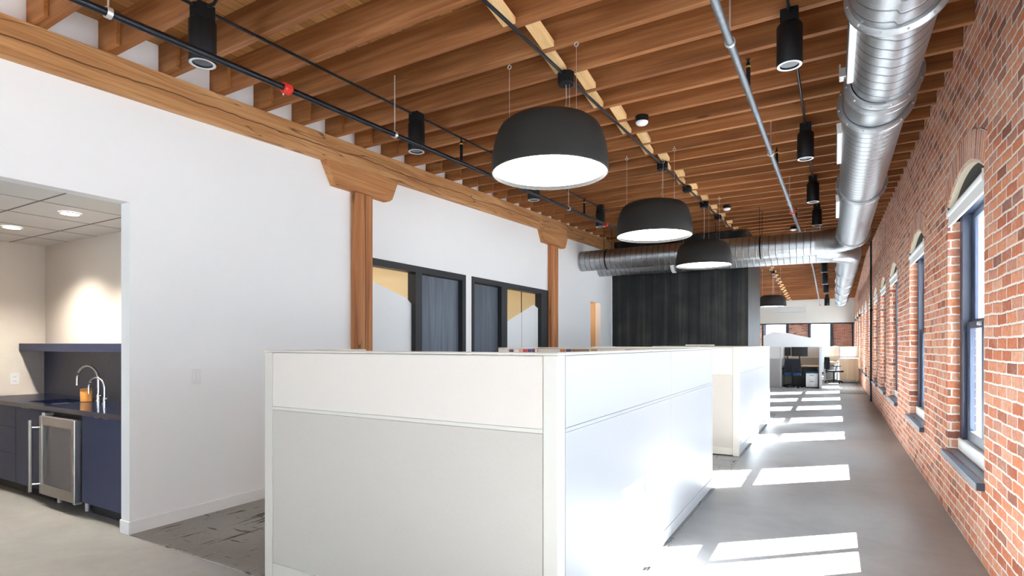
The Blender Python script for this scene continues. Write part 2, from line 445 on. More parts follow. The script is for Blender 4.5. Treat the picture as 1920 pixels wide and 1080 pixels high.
# ------------------------------------------------------------------ room constants
XR = .82; XL = -4.47; RIDGE = 19.0
def zc(x, y):                               # underside of the joists (the roof is pitched)
    return 3.372 + .032*min(y, RIDGE) - .052*max(0, y-RIDGE) + .0075*(x+4.4)
JD = .235                                   # joist depth
def zd(x, y): return zc(x, y) + JD
YB, YE = -4.0, 30.0                         # near / far ends of the hall

# floor, deck, ground
struct('floor', B().box(-9.5, 1.19, YB, 34.2, -.2, 0), M['concrete'])
b = B()
for y0, y1 in ((YB, RIDGE), (RIDGE, 34.2)):
    p = [(-9.5, y0), (1.3, y0), (1.3, y1), (-9.5, y1)]
    b.hexa([(x, y, zd(x, y)+.001) for x, y in p] + [(x, y, zd(x, y)+.15) for x, y in p])
struct('ceiling', b, M['deck'])
struct('ground', B().box(1.2, 60, -40, 80, -3.2, -3.0), M['bounce_ground'])  # unseen outdoor plane, added to bounce daylight

# ------------------------------------------------------------------ brick wall with arched windows
W_W, SILL, SPR, RISE, XO = 1.29, .53, 2.53, .155, 1.19
starts = [-.93, 1.80, 4.53, 7.22, 10.05, 12.2, 14.45, 16.65, 18.9, 21.1, 23.3, 25.6, 27.9]
def arch(t, r=RISE, w=W_W): # t in -w/2..w/2, circular segment
    R = (w*w/4 + r*r)/(2*r); return SPR + math.sqrt(max(0, R*R - t*t)) - (R - r)
NA = 14
b = B()
def strip(ys, lo, hi):
    for y0, y1 in zip(ys, ys[1:]):
        b.quad((XR, y0, lo(y0)), (XR, y1, lo(y1)), (XR, y1, hi(y1)), (XR, y0, hi(y0)))
        b.quad((XO, y0, lo(y0)), (XO, y0, hi(y0)), (XO, y1, hi(y1)), (XO, y1, lo(y1)))
top = lambda y: zd(XR, y)
z0 = lambda y: 0.0
prev = YB
for s in starts + [34.2]:
    ys = [prev] + ([RIDGE] if prev < RIDGE < s else []) + [s]
    strip(ys, z0, top)
    if s > 34: break
    c = s + W_W/2; ys = [s + W_W*i/NA for i in range(NA+1)]
    strip(ys, z0, lambda y: SILL); strip(ys, lambda y: arch(y-c), top)
    b.quad((XR, s, SILL), (XO, s, SILL), (XO, s, SPR), (XR, s, SPR)); b.quad((XR, s+W_W, SILL), (XO, s+W_W, SILL), (XO, s+W_W, SPR), (XR, s+W_W, SPR))
    b.quad((XR, s, SILL), (XR, s+W_W, SILL), (XO, s+W_W, SILL), (XO, s, SILL))
    for y0, y1 in zip(ys, ys[1:]):
        b.quad((XR, y0, arch(y0-c)), (XR, y1, arch(y1-c)), (XO, y1, arch(y1-c)), (XO, y0, arch(y0-c)))
    prev = s + W_W
bmesh.ops.remove_doubles(b.bm, verts=b.bm.verts, dist=1e-5)
wall_right = struct('wall_right', b, M['brick'])
# brick arches (voussoirs), part of the wall
for s in starts[2:10]:
    bm = bmesh.new(); uvl = bm.loops.layers.uv.new('UVMap'); c = s + W_W/2; n = 20
    R = (W_W**2/4 + RISE**2)/(2*RISE); zc0 = SPR - (R-RISE); A = math.asin(W_W/2/R)*1.0
    def pt(a, r, x): return (x, c + r*math.sin(a), zc0 + r*math.cos(a))
    for i in range(n):
        a0 = -A + 2*A*i/n; a1 = -A + 2*A*(i+1)/n
        r0, r1 = R, R+.205
        vs = [bm.verts.new(pt(a, r, XR-.005)) for a, r in ((a0, r0), (a0, r1), (a1, r1), (a1, r0))]
        f = bm.faces.new(vs)
        for lp, (a, r) in zip(f.loops, ((a0, r0), (a0, r1), (a1, r1), (a1, r0))): lp[uvl].uv = (r-R, a*(R+.1))
        for (q0, q1, rr) in ((a0, a1, r1), (a0, a1, r0)):
            f = bm.faces.new([bm.verts.new(p) for p in (pt(q0, rr, XR-.005), pt(q1, rr, XR-.005), pt(q1, rr, XR+.004), pt(q0, rr, XR+.004))])
            for lp, a in zip(f.loops, (q0, q1, q1, q0)): lp[uvl].uv = (.1, a*(R+.1))
    for a in (-A, A):
        f = bm.faces.new([bm.verts.new(p) for p in (pt(a, R, XR-.005), pt(a, R+.205, XR-.005), pt(a, R+.205, XR+.004), pt(a, R, XR+.004))])
        for lp, u in zip(f.loops, (0, .205, .205, 0)): lp[uvl].uv = (u, a*(R+.1))
    obj('brick_arch', bm, M['brick_arch'], wall_right)

def build_window(i, s, mull):
    e = s + W_W; c = (s+e)/2
    r = struct_root('window_%d' % i, (XR, c, SILL))
    fi, fo = .90, .985
    f = B(); f.box(fi, fo, s+.002, s+.115, SILL+.1, 2.5); f.box(fi, fo, e-.115, e-.002, SILL+.1, 2.5); f.box(fi, fo, s+.115, e-.115, 2.44, 2.5)
    obj('window_frame', f, M['winframe'], r)
    q = B(); q.box(.986, 1.186, e-.03, e-.002, SILL+.1, SPR-.01); q.box(.986, 1.186, s+.002, s+.03, SILL+.1, SPR-.01); q.box(.986, 1.186, s+.002, e-.002, SILL+.002, SILL+.098); q.box(.986, 1.0, s+.03, s+.115, SILL+.1, 2.5); q.box(.986, 1.0, e-.115, e-.03, SILL+.1, 2.5)
    obj('added_reveal_lining', q, M['winwhite'], r)  # invented white lining, so the glass edge reads bright
    obj('window_stool', B().box(.885, fo, s+.002, e-.002, SILL+.001, SILL+.10, .006), M['winwhite'], r)
    def sash(name, xa, xb, za, zb_, rb, rt):
        q = B(); st = .095; a, z = s+.117, e-.117
        q.box(xa, xb, a, a+st, za, zb_, .006); q.box(xa, xb, z-st, z, za, zb_, .006)
        q.box(xa+.001, xb-.001, a+st, z-st, za, za+rb); q.box(xa+.001, xb-.001, a+st, z-st, zb_-rt, zb_)
        if mull: q.box(xa+.004, xb-.004, c-.035, c+.035, za+rb, zb_-rt)
        so = obj(name, q, M['winframe'], r)
        obj('glass_pane', B().box((xa+xb)/2-.003, (xa+xb)/2+.003, a+st-.004, z-st+.004, za+rb-.004, zb_-rt+.004), M['glass'], so)
        return so
    lo = sash('lower_sash', .925, .955, SILL+.102, 1.575, .085, .055)
    sash('upper_sash', .957, .984, 1.52, 2.438, .075, .05)
    obj('sash_lock', B().box(.90, .9245, c-.03, c+.03, 1.535, 1.565, .004), M['chrome'], lo)
    obj('window_sill', B().box(.775, .883, s-.03, e+.03, SILL-.055, SILL-.005, .004).box(.8205, .883, s+.002, e-.002, SILL-.006, SILL+.002), M['sill'], r)
    # dark board filling the arch, cream mortar soffit edge
    ys = [s+.012 + (W_W-.024)*k/NA for k in range(NA+1)]
    poly = [(ys[0], 2.501), (ys[-1], 2.501)] + [(y, arch(y-c)-.012) for y in reversed(ys)]
    obj('arch_board', B().prism(poly, 'x', .866, .90), M['archboard'], r)
    sb = B()
    for y0, y1 in zip(ys, ys[1:]):
        za, zb_ = arch(y0-c), arch(y1-c)
        sb.hexa([(XR+.003, y0, za-.012), (.865, y0, za-.012), (.865, y1, zb_-.012), (XR+.003, y1, zb_-.012), (XR+.003, y0, za-.001), (.865, y0, za-.001), (.865, y1, zb_-.001), (XR+.003, y1, zb_-.001)])
    obj('arch_soffit', sb, M['plaster'], r)
    obj('lintel_plate', B().box(.8205, .90, e-.012, e-.0005, 2.41, 2.53), M['archboard'], r)
    return r
for i, s in enumerate(starts): build_window(i+1, s, i in (0, 2, 4))
# rolled-up white roller shades hanging in the window heads
shade0 = None
posn = ['nearest', 'second', 'third', 'fourth', 'fifth', 'sixth', 'seventh', 'eighth']
for i, s in enumerate(starts[2:10]):
    e = s + W_W; c = (s+e)/2
    lab = 'white roller shade rolled up at the head of the %s brick-wall window%s' % (posn[i], ' from the camera' if i else ' to the camera')
    if shade0 is None:
        shade0 = thing('roller_shade', lab, 'window shade', (.836, c, 2.40), 'roller shades rolled up in the windows')
        obj('roller', B().cyl((.836, s+.01, 2.475), (.836, e-.01, 2.475), .029, 18), M['shadefabric'], shade0, True)
        q = B(); q.box(.822, .827, s+.012, e-.012, 2.375, 2.47); obj('fabric_drop', q, M['shadefabric'], shade0)
        obj('hem_bar', B().box(.818, .834, s+.012, e-.012, 2.362, 2.386, .004), M['shadefabric'], shade0)
        for yy in (s+.004, e-.008): obj('end_bracket', B().box(.81, .8655, yy, yy+.005, 2.435, 2.512), M['plastic'], shade0)
        first_c = c
    else: dup(shade0, (.836, c, 2.40), lab)

# black riser pipe against the brick wall
pr = thing('riser_pipe', 'thin black vertical pipe running up the brick wall beside the sixth window', 'pipe', (.785, 15.9+.25, 0))
obj('pipe', B().cyl((.785, 16.15, 0), (.785, 16.15, zc(.78, 16)-.01), .022, 10), M['blackpipe'], pr, True)
for zz in (.5, 2.2): obj('pipe_clamp', B().box(.76, .8195, 16.12, 16.18, zz, zz+.04), M['black'], pr)

# ------------------------------------------------------------------ left wall (white) with openings
XLi = XL - .118
b = B()
def seg(y0, y1, za, zb=None):
    ys = [y0] + ([RIDGE] if y0 < RIDGE < y1 else []) + [y1]
    for a, q in zip(ys, ys[1:]):
        t0 = zb if zb is not None else zd(XL, a); t1 = zb if zb is not None else zd(XL, q)
        b.hexa([(XLi, a, za), (XL, a, za), (XL, q, za), (XLi, q, za), (XLi, a, t0), (XL, a, t0), (XL, q, t1), (XLi, q, t1)])
OPZ = 2.44; FZ = 2.365
seg(YB, -1.2, 0); seg(-1.2, 2.136, OPZ); seg(2.136, 4.33, 0)
seg(4.33, 6.435, FZ); seg(6.435, 6.587, 0); seg(6.587, 9.07, FZ); seg(9.07, 11.08, 0)
seg(11.08, 11.66, 2.31); seg(11.66, 12.395, 0)
struct('wall_left', b, M['white'])
# baseboard
b = B(); b.box(XL, XL+.014, 2.136, 4.288, 0, .1, .003); b.box(XL, XL+.014, 9.33, 11.08, 0, .1, .003)
b.box(XLi, XL+.014, 2.124, 2.136, 0, .1, .003)
struct('baseboard_left', b, M['trimwhite'])

# ------------------------------------------------------------------ office fronts
def office_front(n_door, n_win, y0, y1, segs):
    """segs: list of (kind, ya, yb)"""
    r = struct_root('window_%d' % n_win, (XL, (y0+y1)/2, 0))
    f = B(); xf0, xf1 = XLi+.005, XL+.012
    f.box(xf0, xf1, y0+.001, y1-.001, 2.285, FZ-.001)
    d = struct_root('door_%d' % n_door, (XL, (y0+y1)/2, 0))
    for k, a, q in segs:
        if k == 'mull': f.box(xf0, xf1, a, q, 0, 2.285)
        if k == 'glass':
            g = obj('glass_pane', B().box(XL-.065, XL-.059, a, q, .06, 2.285), M['glass'], r)
            f.box(xf0, xf1, a, q, 0, .06)
        if k == 'door':
            obj('door_leaf', B().box(XL-.10, XL-.055, a+.004, q-.004, .008, 2.275, .003), M['door'], d)
            obj('door_handle', B().cyl((XL-.055, a+.07, 1.02), (XL+.0, a+.07, 1.02), .010, 10).cyl((XL-.004, a+.06, 1.02), (XL-.004, a+.19, 1.02), .010, 10), M['steel'], d, True)
    obj('glazing_frame', f, M['frame'], r)
    return r
w1 = office_front(1, 20, 4.33, 6.435, [('mull', 4.332, 4.36), ('glass', 4.36, 5.35), ('mull', 5.35, 5.475), ('door', 5.475, 6.35), ('mull', 6.35, 6.434)])
w2 = office_front(2, 21, 6.587, 9.07, [('mull', 6.588, 6.65), ('door', 6.65, 7.40), ('mull', 7.40, 7.575), ('glass', 7.575, 8.757), ('mull', 8.757, 9.069)])
# frosted film on the sidelights
obj('frosted_film', B().prism([(4.362, .07), (5.348, .07), (5.348, 1.90), (5.25, 1.965), (4.362, 2.19)], 'x', XL-.0580, XL-.0560), M['film'], w1)
obj('frosted_film', B().prism([(7.577, .07), (8.755, .07), (8.755, 2.03), (8.60, 2.085), (7.577, 1.72)], 'x', XL-.0580, XL-.0560), M['film'], w2)
obj('glazing_joint', B().box(XL-.068, XL-.0555, 8.16, 8.168, .07, 2.284), M['frame'], w2)
# office rooms behind the glazing
def office(name_i, y0, y1):
    b = B(); x0 = -7.6; t = .05
    b.box(x0, x0+t, y0, y1, 0, 2.75); b.box(x0+t, XLi-.002, y0, y0+t, 0, 2.75); b.box(x0+t, XLi-.002, y1-t, y1, 0, 2.75); b.box(x0, XLi-.002, y0, y1, 2.75, 2.80)
    struct('wall_%s' % name_i, b, M['yellow'])
    q = B().lathe((-6.1, (y0+y1)/2, 2.70), [(.0, .0), (.22, .0), (.24, .02), (.24, .0495), (0, .0495)], 32)
    o = obj('ceiling_light', q, M['officeglow'])
    tag(o, 'round ceiling lamp inside the office behind the %s glass sidelight' % ('nearer' if y0 < 5 else 'farther'), 'ceiling light')
office('office_near', 3.3, 6.51); office('office_far', 6.513, 10.2)
# small recess with tan door
b = B(); b.box(-5.6, -5.55, 11.0, 11.8, 0, 2.31); b.box(-5.55, XLi-.002, 11.0, 11.05, 0, 2.31); b.box(-5.55, XLi-.002, 11.69, 11.74, 0, 2.31); b.box(-5.6, XLi-.002, 11.0, 11.8, 2.312, 2.36)
struct('wall_recess', b, M['tan'])
L = bpy.data.lights.new('recess_fill_light', 'POINT'); L.energy = 3.5; L.color = (1, .92, .8); L.shadow_soft_size = .06  # unseen fill light without a fixture, brightens the recess
lo = bpy.data.objects.new('recess_fill_light', L); C.objects.link(lo); lo.location = (-5.1, 11.4, 2.15)

# ------------------------------------------------------------------ timber frame along the left wall
XF = -4.385
def tz(y, d): return zc(XF, y) - d
def beam_piece(y0, y1, xf, label):
    b = B(); dz = .247
    b.hexa([(XL+.001, y0, tz(y0, dz)), (xf, y0, tz(y0, dz)), (xf, y1, tz(y1, dz)), (XL+.001, y1, tz(y1, dz)),
            (XL+.001, y0, tz(y0, .001)), (xf, y0, tz(y0, .001)), (xf, y1, tz(y1, .001)), (XL+.001, y1, tz(y1, .001))])
    b.bevel_all(.008, 1)
    return tag(obj('timber_beam', b, M['beam']), label, 'beam', 'timber beams along the white wall')
beam_piece(YB+.5, 8.55, XF, 'long old timber beam with a checked crack running along the white wall')
beam_piece(8.555, 9.70, XF-.012, 'short timber beam length spliced above the farther post and bolster')
beam_piece(9.705, 12.39, XF-.03, 'set-back timber beam end running from the farther bolster to the black steel box')
def post(y0, y1, ztop, hb, lab_p, lab_b):
    p = obj('timber_post', B().box(XL+.001, XF-.003, y0, y1, .0065, ztop-.001, .014, 2), M['post']); tag(p, lab_p, 'post', 'timber posts against the white wall')
    yc = (y0+y1)/2; zt = lambda y: tz(y, .248)
    b = B(); h0, h1 = hb, hb-.13
    za = ztop
    b.prism([(yc-h0, zt(yc-h0)), (yc-h1, za), (yc+h1-.02, za+.002), (yc+h1+.03, za+.035), (yc+h0, zt(yc+h0))], 'x', XL+.001, XF+.004)
    b.bevel_all(.007, 1)
    tag(obj('post_bolster', b, M['bolster']), lab_b, 'bolster', 'wooden bolsters on the posts')
post(4.29, 4.545, 3.02, .53, 'tall cracked timber post at the nearer glass sidelight', 'tapered wooden bolster on the nearer timber post under the beam')
post(9.03, 9.315, 3.19, .55, 'slimmer-looking timber post beyond the second glass sidelight', 'tapered wooden bolster on the farther timber post')

# ------------------------------------------------------------------ joists and blocking
j0 = None; jys = []
y = 1.611
while y < 29.7: jys.append(y); y += .4022
for k, yj in enumerate(jys):
    far = yj > 12.4
    lab = '%s timber ceiling joist counted from the near end of the ceiling' % nth(k+1)
    zz = zc(XL, yj)
    def mk(x0):
        b = B(); e = [(x0, yj-.048), (XR-.002, yj-.048), (XR-.002, yj), (x0, yj)]
        t0 = .0075*(x0-XL); t1 = .0075*(XR-XL)
        b.hexa([(e[0][0], e[0][1], zz+t0), (e[1][0], e[1][1], zz+t1), (e[2][0], e[2][1], zz+t1), (e[3][0], e[3][1], zz+t0)] +
               [(e[0][0], e[0][1], zz+t0+JD), (e[1][0], e[1][1], zz+t1+JD), (e[2][0], e[2][1], zz+t1+JD), (e[3][0], e[3][1], zz+t0+JD)])
        return b.bevel_all(.003, 1)
    if j0 is None:
        j0 = thing('ceiling_joist', lab, 'joist', (XL, yj, zz), 'timber joists under the roof deck')
        obj('joist_board', mk(XL+.002), M['joist'], j0)
        obj('scab_board', B().box(XL+.002, XL+.245, yj-.080, yj-.0485, zz+.006, zz+JD, .003), M['scab'], j0)
    else:
        dup(j0, (XL, yj, zz), lab)
# staggered pale blocking, one piece between each pair of joists
for k in range(-1, len(jys)-1):
    yn = jys[k] if k >= 0 else jys[0]-.4022
    yf = yn + .4022
    xx = -1.85 if k % 2 == 1 else -1.765
    za = zc(xx, yn); zb = zc(xx, yf); w = .046
    y0, y1 = yn+.001, yf-.049
    b = B(); b.hexa([(xx-w, y0, za+.075), (xx+w, y0, za+.075), (xx+w, y1, zb+.004), (xx-w, y1, zb+.004),
                     (xx-w, y0, za+.115), (xx+w, y0, za+.115), (xx+w, y1, zb+.044), (xx-w, y1, zb+.044)])
    if k < 0: continue
    tag(obj('blocking_board', b, M['block']), 'pale pine blocking board between the %s and %s ceiling joists from the near end' % (nth(k+1), nth(k+2)), 'blocking', 'staggered pale blocking between the joists')

# ------------------------------------------------------------------ conduits, pipes, lights under the ceiling
def conduit(x, y0, y1, d, r, label):
    pts = [(x, y0, zc(x, y0)-d)] + ([(x, RIDGE, zc(x, RIDGE)-d)] if y0 < RIDGE < y1 else []) + [(x, y1, zc(x, y1)-d)]
    return tag(obj('conduit', B().tube(pts, r, 10), M['blackpipe'], smooth=True), label, 'conduit', 'black conduits under the joists')
conduit(-3.30, .3, 8.9, .022, .0105, 'thin black conduit linking the cylinder lights near the white wall')
conduit(-1.815, .3, 12.2, .022, .0125, 'thin black conduit running along the pale blocking past the pendant boxes')
conduit(-1.815, 15.5, 24.0, .022, .0125, 'far black conduit beside the far pendant beyond the steel box')
conduit(-.245, .3, 14.5, .022, .0105, 'thin black conduit joining the cylinder lights near the round duct')

def pipe_run(name, pts, r, mat, label, cat): 
    t = thing(name, label, cat, pts[0]); obj('pipe', B().tube(pts, r, 14), mat, t, True); return t
def lerp(p, q, t): return tuple(a+(c-a)*t for a, c in zip(p, q))
def ring_hanger(t, p, r, zt):
    obj('hanger_ring', B().lathe(p, [(r+.002, -.012), (r+.008, -.012), (r+.008, .012), (r+.002, .012)], 20, 'y', close=True), M['zinc'], t, True)
    obj('hanger_rod', B().cyl((p[0], p[1], p[2]+r+.004), (p[0], p[1], zt), .0048, 8), M['zinc'], t, True)
def coupling(t, p, r):
    q = B().lathe(p, [(r+.001, -.028), (r+.013, -.028), (r+.016, -.012), (r+.010, -.006), (r+.010, .006), (r+.016, .012), (r+.013, .028), (r+.001, .028)], 18, 'y', close=True)
    for sx in (-1, 1): q.box(p[0]+sx*(r+.012)-.008, p[0]+sx*(r+.012)+.008, p[1]-.016, p[1]+.016, p[2]-.016, p[2]+.016, .003)
    c = obj('red_coupling', q, M['red'], t, True)
    obj('coupling_bolt', B().cyl((p[0]-r-.012, p[1]-.0, p[2]-.034), (p[0]-r-.012, p[1], p[2]+.030), .005, 8), M['zinc'], c)
# left black sprinkler pipe
A0, A1 = (-3.049, .45, 2.975), (-2.991, 9.9, 3.278)
def on(p0, p1, y): return lerp(p0, p1, (y-p0[1])/(p1[1]-p0[1]))
lp = pipe_run('sprinkler_pipe', [A0, A1], .0195, M['blackpipe'], 'long black sprinkler pipe with red couplings near the white wall', 'pipe')
for yy in (1.36, 3.38, 6.7): ring_hanger(lp, on(A0, A1, yy), .0195, zc(-3.02, yy)+.05)
for yy in (2.37, 8.05): coupling(lp, on(A0, A1, yy), .0195)
# grey sprinkler pipe
G0, G1, G2 = (-.539, .3, 3.105), (-.534, 18.6, 3.672), (-.53, 28.5, 3.12)
gp = pipe_run('sprinkler_pipe', [G0, G1, G2], .0225, M['galvpipe'], 'long grey sprinkler pipe running down the middle of the ceiling', 'pipe')
for yy in (3.54, 6.04, 8.7, 13.5): ring_hanger(gp, on(G0, G1, yy), .0225, zc(-.57, yy)+.06)
coupling(gp, on(G0, G1, 9.35), .0225); coupling(gp, on(G1, G2, 28.3), .0225)
def sprinkler(p, label):
    t = thing('fire_sprinkler', label, 'sprinkler', p, 'upright sprinkler heads')
    h = .15
    obj('riser_nipple', B().cyl((p[0], p[1], p[2]), (p[0], p[1], p[2]+h), .015, 12), M['black'], t, True)
    obj('head_collar', B().cyl((p[0], p[1], p[2]+h), (p[0], p[1], p[2]+h+.012), .0165, 12), M['yellowband'], t, True)
    obj('sprinkler_body', B().lathe((p[0], p[1], p[2]+h+.012), [(.015, 0), (.013, .02), (.006, .035), (.005, .045), (.016, .047), (.016, .050), (0, .051)], 12), M['black'], t, True)
for p, lab in ((on(G0, G1, 4.36), 'black upright sprinkler head nearest the camera on the grey pipe'), (on(G0, G1, 6.7), 'black upright sprinkler head midway along the grey pipe, before its red coupling'),
               (on(G0, G1, 10.3), 'black upright sprinkler head on the grey pipe just past its red coupling'),
               (on(A0, A1, 4.29), 'black upright sprinkler head on the black pipe left of the nearest pendant'), (on(A0, A1, 7.22), 'black upright sprinkler head on the black pipe near its far red coupling')):
    rr = .0195 if p[0] < -2 else .0225
    sprinkler((p[0], p[1], p[2]+rr+.0008), lab)

# cylinder lights
cyl0 = None
def cyl_light(x, y, label, group):
    global cyl0
    zt = zc(x, y)
    if cyl0 is None:
        cyl0 = thing('cylinder_light', label, 'ceiling light', (x, y, zt-.35), group)
        b = B(); b.box(x-.052, x+.052, y-.052, y+.052, zt-.088, zt-.001, .006); b.box(x-.012, x+.012, y-.062, y+.062, zt-.040, zt-.008)
        obj('junction_box', b, M['black'], cyl0)
        obj('housing', B().lathe((x, y, zt), [(.050, -.088), (.068, -.092), (.076, -.104), (.076, -.348), (.0735, -.352), (.0735, -.350), (.056, -.350), (.054, -.342), (.054, -.280), (.0, -.275)], 32), M['black'], cyl0, True)
        obj('trim_ring', B().lathe((x, y, zt), [(.057, -.3505), (.073, -.3525), (.073, -.3535), (.057, -.3535)], 32, close=True), M['ringgrey'], cyl0, True)
        obj('reflector', B().lathe((x, y, zt), [(.0535, -.346), (.045, -.31), (.02, -.285), (0, -.283)], 24), M['darkcone'], cyl0, True)
    else: dup(cyl0, (x, y, zt-.35), label, group)
gl, gr = 'cylinder lights near the white wall', 'cylinder lights near the round duct'
cyl_light(-3.30, 1.98, 'black cylinder downlight nearest the camera beside the black sprinkler pipe at top left', gl)
cyl_light(-3.30, 3.97, 'black cylinder downlight above the nearer timber bolster', gl)
cyl_light(-3.30, 6.27, 'black cylinder downlight hidden behind the nearest pendant shade', gl)
cyl_light(-3.28, 8.55, 'black cylinder downlight by the far red coupling on the black pipe', gl)
for yy, lab in ((3.97, 'largest black cylinder downlight at top right, nearest the camera'), (6.30, 'second black cylinder downlight along the round duct'), (8.59, 'third black cylinder downlight along the round duct'),
                (10.66, 'fourth black cylinder downlight, just before the cross duct')):
    cyl_light(-.245, yy, lab, gr)
# the far ones hang lower on stems
for x, y, zb, lab in ((-.21, 16.1, 3.21, 'first black cylinder downlight seen below the cross ducts, uppermost of the stacked-looking four'), (-.21, 17.6, 3.05, 'second black cylinder downlight seen below the cross ducts'),
                      (-.20, 19.1, 2.925, 'third black cylinder downlight seen below the cross ducts'), (-.19, 20.7, 2.64, 'lowest black cylinder downlight in front of the grey bulkhead')):
    r = dup(cyl0, (x, y, zb), lab, gr)
    obj('stem', B().cyl((x, y, zb+.348), (x, y, zd(x, y)-.0005), .02, 12), M['black'], r, True)
# flexible black cable at the nearest left light
tag(obj('flexible_cable', B().tube([(-3.25, 1.98, zc(-3.25, 1.98)-.02), (-3.17, 1.97, zc(-3.2, 1.95)-.035), (-3.09, 1.95, zc(-3.1, 1.9)-.02), (-3.03, 1.93, zc(-3, 1.9)+.05), (-3.0, 1.92, zc(-3, 1.9)+.13)], .010, 8), M['black'], smooth=True), 'short black flexible cable curving up from the nearest left cylinder light', 'cable')

# ------------------------------------------------------------------ pendants
pend0 = None
def pendant(x, y, zb, yj, label):
    """shade hung on three wires; the power box sits beside it on the conduit"""
    global pend0
    zj = zc(x, yj)
    t = thing('pendant_light', label, 'pendant light', (x, y, zb), 'large dark dome pendants')
    if pend0 is None:
        pend0 = t
        prof = [(.424, 0), (.430, .006), (.431, .05), (.424, .13), (.410, .21), (.388, .285), (.360, .335), (.322, .365), (.27, .380), (.15, .386), (0, .388)]
        obj('shade', B().lathe((x, y, zb), prof[::-1] + [(.4172, .0), (.4172, .030), (.40, .125), (.37, .27), (.31, .352), (.1, .372), (0, .373)], 64, cap=False), M['charcoal'], t, True)
        obj('shade_lining', B().lathe((x, y, zb), [(.4235, -.001), (.4185, .0), (.4175, .030), (.4235, .012)], 64, close=True), M['shadein'], t, True)
        obj('diffuser', B().lathe((x, y, zb), [(.4172, .026), (.30, .036), (.1, .042), (0, .043)], 64), M['glow'], t, True)
    else:
        for ch in pend0.children:
            if ch.name.split('.')[0] in ('shade', 'shade_lining', 'diffuser'):
                c = ch.copy(); C.objects.link(c); c.parent = t
    for dx, dy in ((-.303, -.07), (.26, -.11), (.03, .29)):
        hx, hy = x+dx, y+dy; zt = zc(hx, hy)
        obj('suspension_wire', B().cyl((hx, hy, zb+.36), (hx, hy, zt-.03), .0016, 6), M['zinc'], t, True)
        obj('eye_hook', B().lathe((hx, hy, zt-.018), [(.012, -.0025), (.017, -.0025), (.017, .0025), (.012, .0025)], 14, 'y', close=True).cyl((hx, hy, zt-.004), (hx, hy, zt+.02), .003, 6), M['zinc'], t, True)
    obj('junction_box', B().lathe((x, yj, zj), [(0, -.0005), (.066, -.0005), (.066, -.085), (.060, -.092), (.0, -.092)], 10), M['black'], t, False)
    dy = yj-y
    obj('power_cord', B().tube([(x, yj, zj-.09), (x+.004, y+dy*.99, zj-.2), (x+.003, y+dy*.9, zb+.50), (x, y+dy*.55, zb+.42), (x, y+dy*.1, zb+.387)], .0042, 8), M['zinc'], t, True)
pendant(-1.815, 3.70, 2.654, 3.99, 'largest dark dome pendant lamp, nearest the camera')
pendant(-1.805, 6.42, 2.648, 6.78, 'middle dark dome pendant lamp hanging in front of the cross duct')
pendant(-1.81, 9.28, 2.654, 9.32, 'third dark dome pendant lamp, overlapping the cross duct')
pendant(-1.80, 20.7, 2.66, 20.95, 'distant dark dome pendant beyond the black steel box')
def junction(x, y, label):
    z = zc(x, y)
    tag(obj('junction_box', B().box(x-.055, x+.055, y-.055, y+.055, z-.075, z-.0005, .006), M['black']), label, 'junction box', 'black boxes on the blocking conduit')
junction(-1.815, 8.15, 'small black junction box on the conduit between the middle and third pendants')
junction(-1.815, 10.6, 'small black junction box on the conduit just before the black steel box')
def sensor(x, y, label):
    z = zc(x, y)
    t = thing('motion_sensor', label, 'sensor', (x, y, z-.09), 'small round ceiling sensors')
    obj('sensor_base', B().cyl((x, y, z-.0005), (x, y, z-.055), .062, 24), M['black'], t, True)
    obj('sensor_lens', B().lathe((x, y, z-.0555), [(.058, 0), (.056, -.012), (.045, -.024), (.02, -.031), (0, -.032)], 24), M['sensorwhite'], t, True)
sensor(-1.575, 5.19, 'round black ceiling sensor with white lens to the right of the nearest pendant')
sensor(-1.54, 9.82, 'round black ceiling sensor with white lens above the third pendant')
sensor(-.72, 12.8, 'round black ceiling sensor with white lens above the cross ducts by the grey pipe')
sensor(-1.35, 18.6, 'round black ceiling sensor with white lens beyond the steel box by the blocking')

# ------------------------------------------------------------------ spiral ducts
DZ = 3.085
def flange(t, y, x, r, axis='y', z=DZ, bolts=True):
    c = (x, y, z)
    q = B().lathe(c, [(r-.002, -.022), (r+.010, -.022), (r+.030, -.008), (r+.034, -.002), (r+.034, .002), (r+.030, .008), (r+.010, .022), (r-.002, .022)], 48, axis, close=True)
    f = obj('duct_flange', q, M['flange'], t, True)
    if bolts:
        q = B()
        for i in range(12):
            a = 2*PI*(i+.35)/12; dx, dz = (r+.022)*math.cos(a), (r+.022)*math.sin(a)
            if axis == 'y': q.cyl((x+dx, y-.018, z+dz), (x+dx, y+.018, z+dz), .006, 6)
            else: q.cyl((x-.018, y+dx, z+dz), (x+.018, y+dx, z+dz), .006, 6)
        obj('flange_bolts', q, M['zinc'], f)
def duct_len(t, p0, p1, r, axis):
    d = B()
    d.cyl(p0, p1, r, 64, caps=False)
    o = obj('duct_section', d, M['galv'+axis], t, True, fixn=False)
    return o
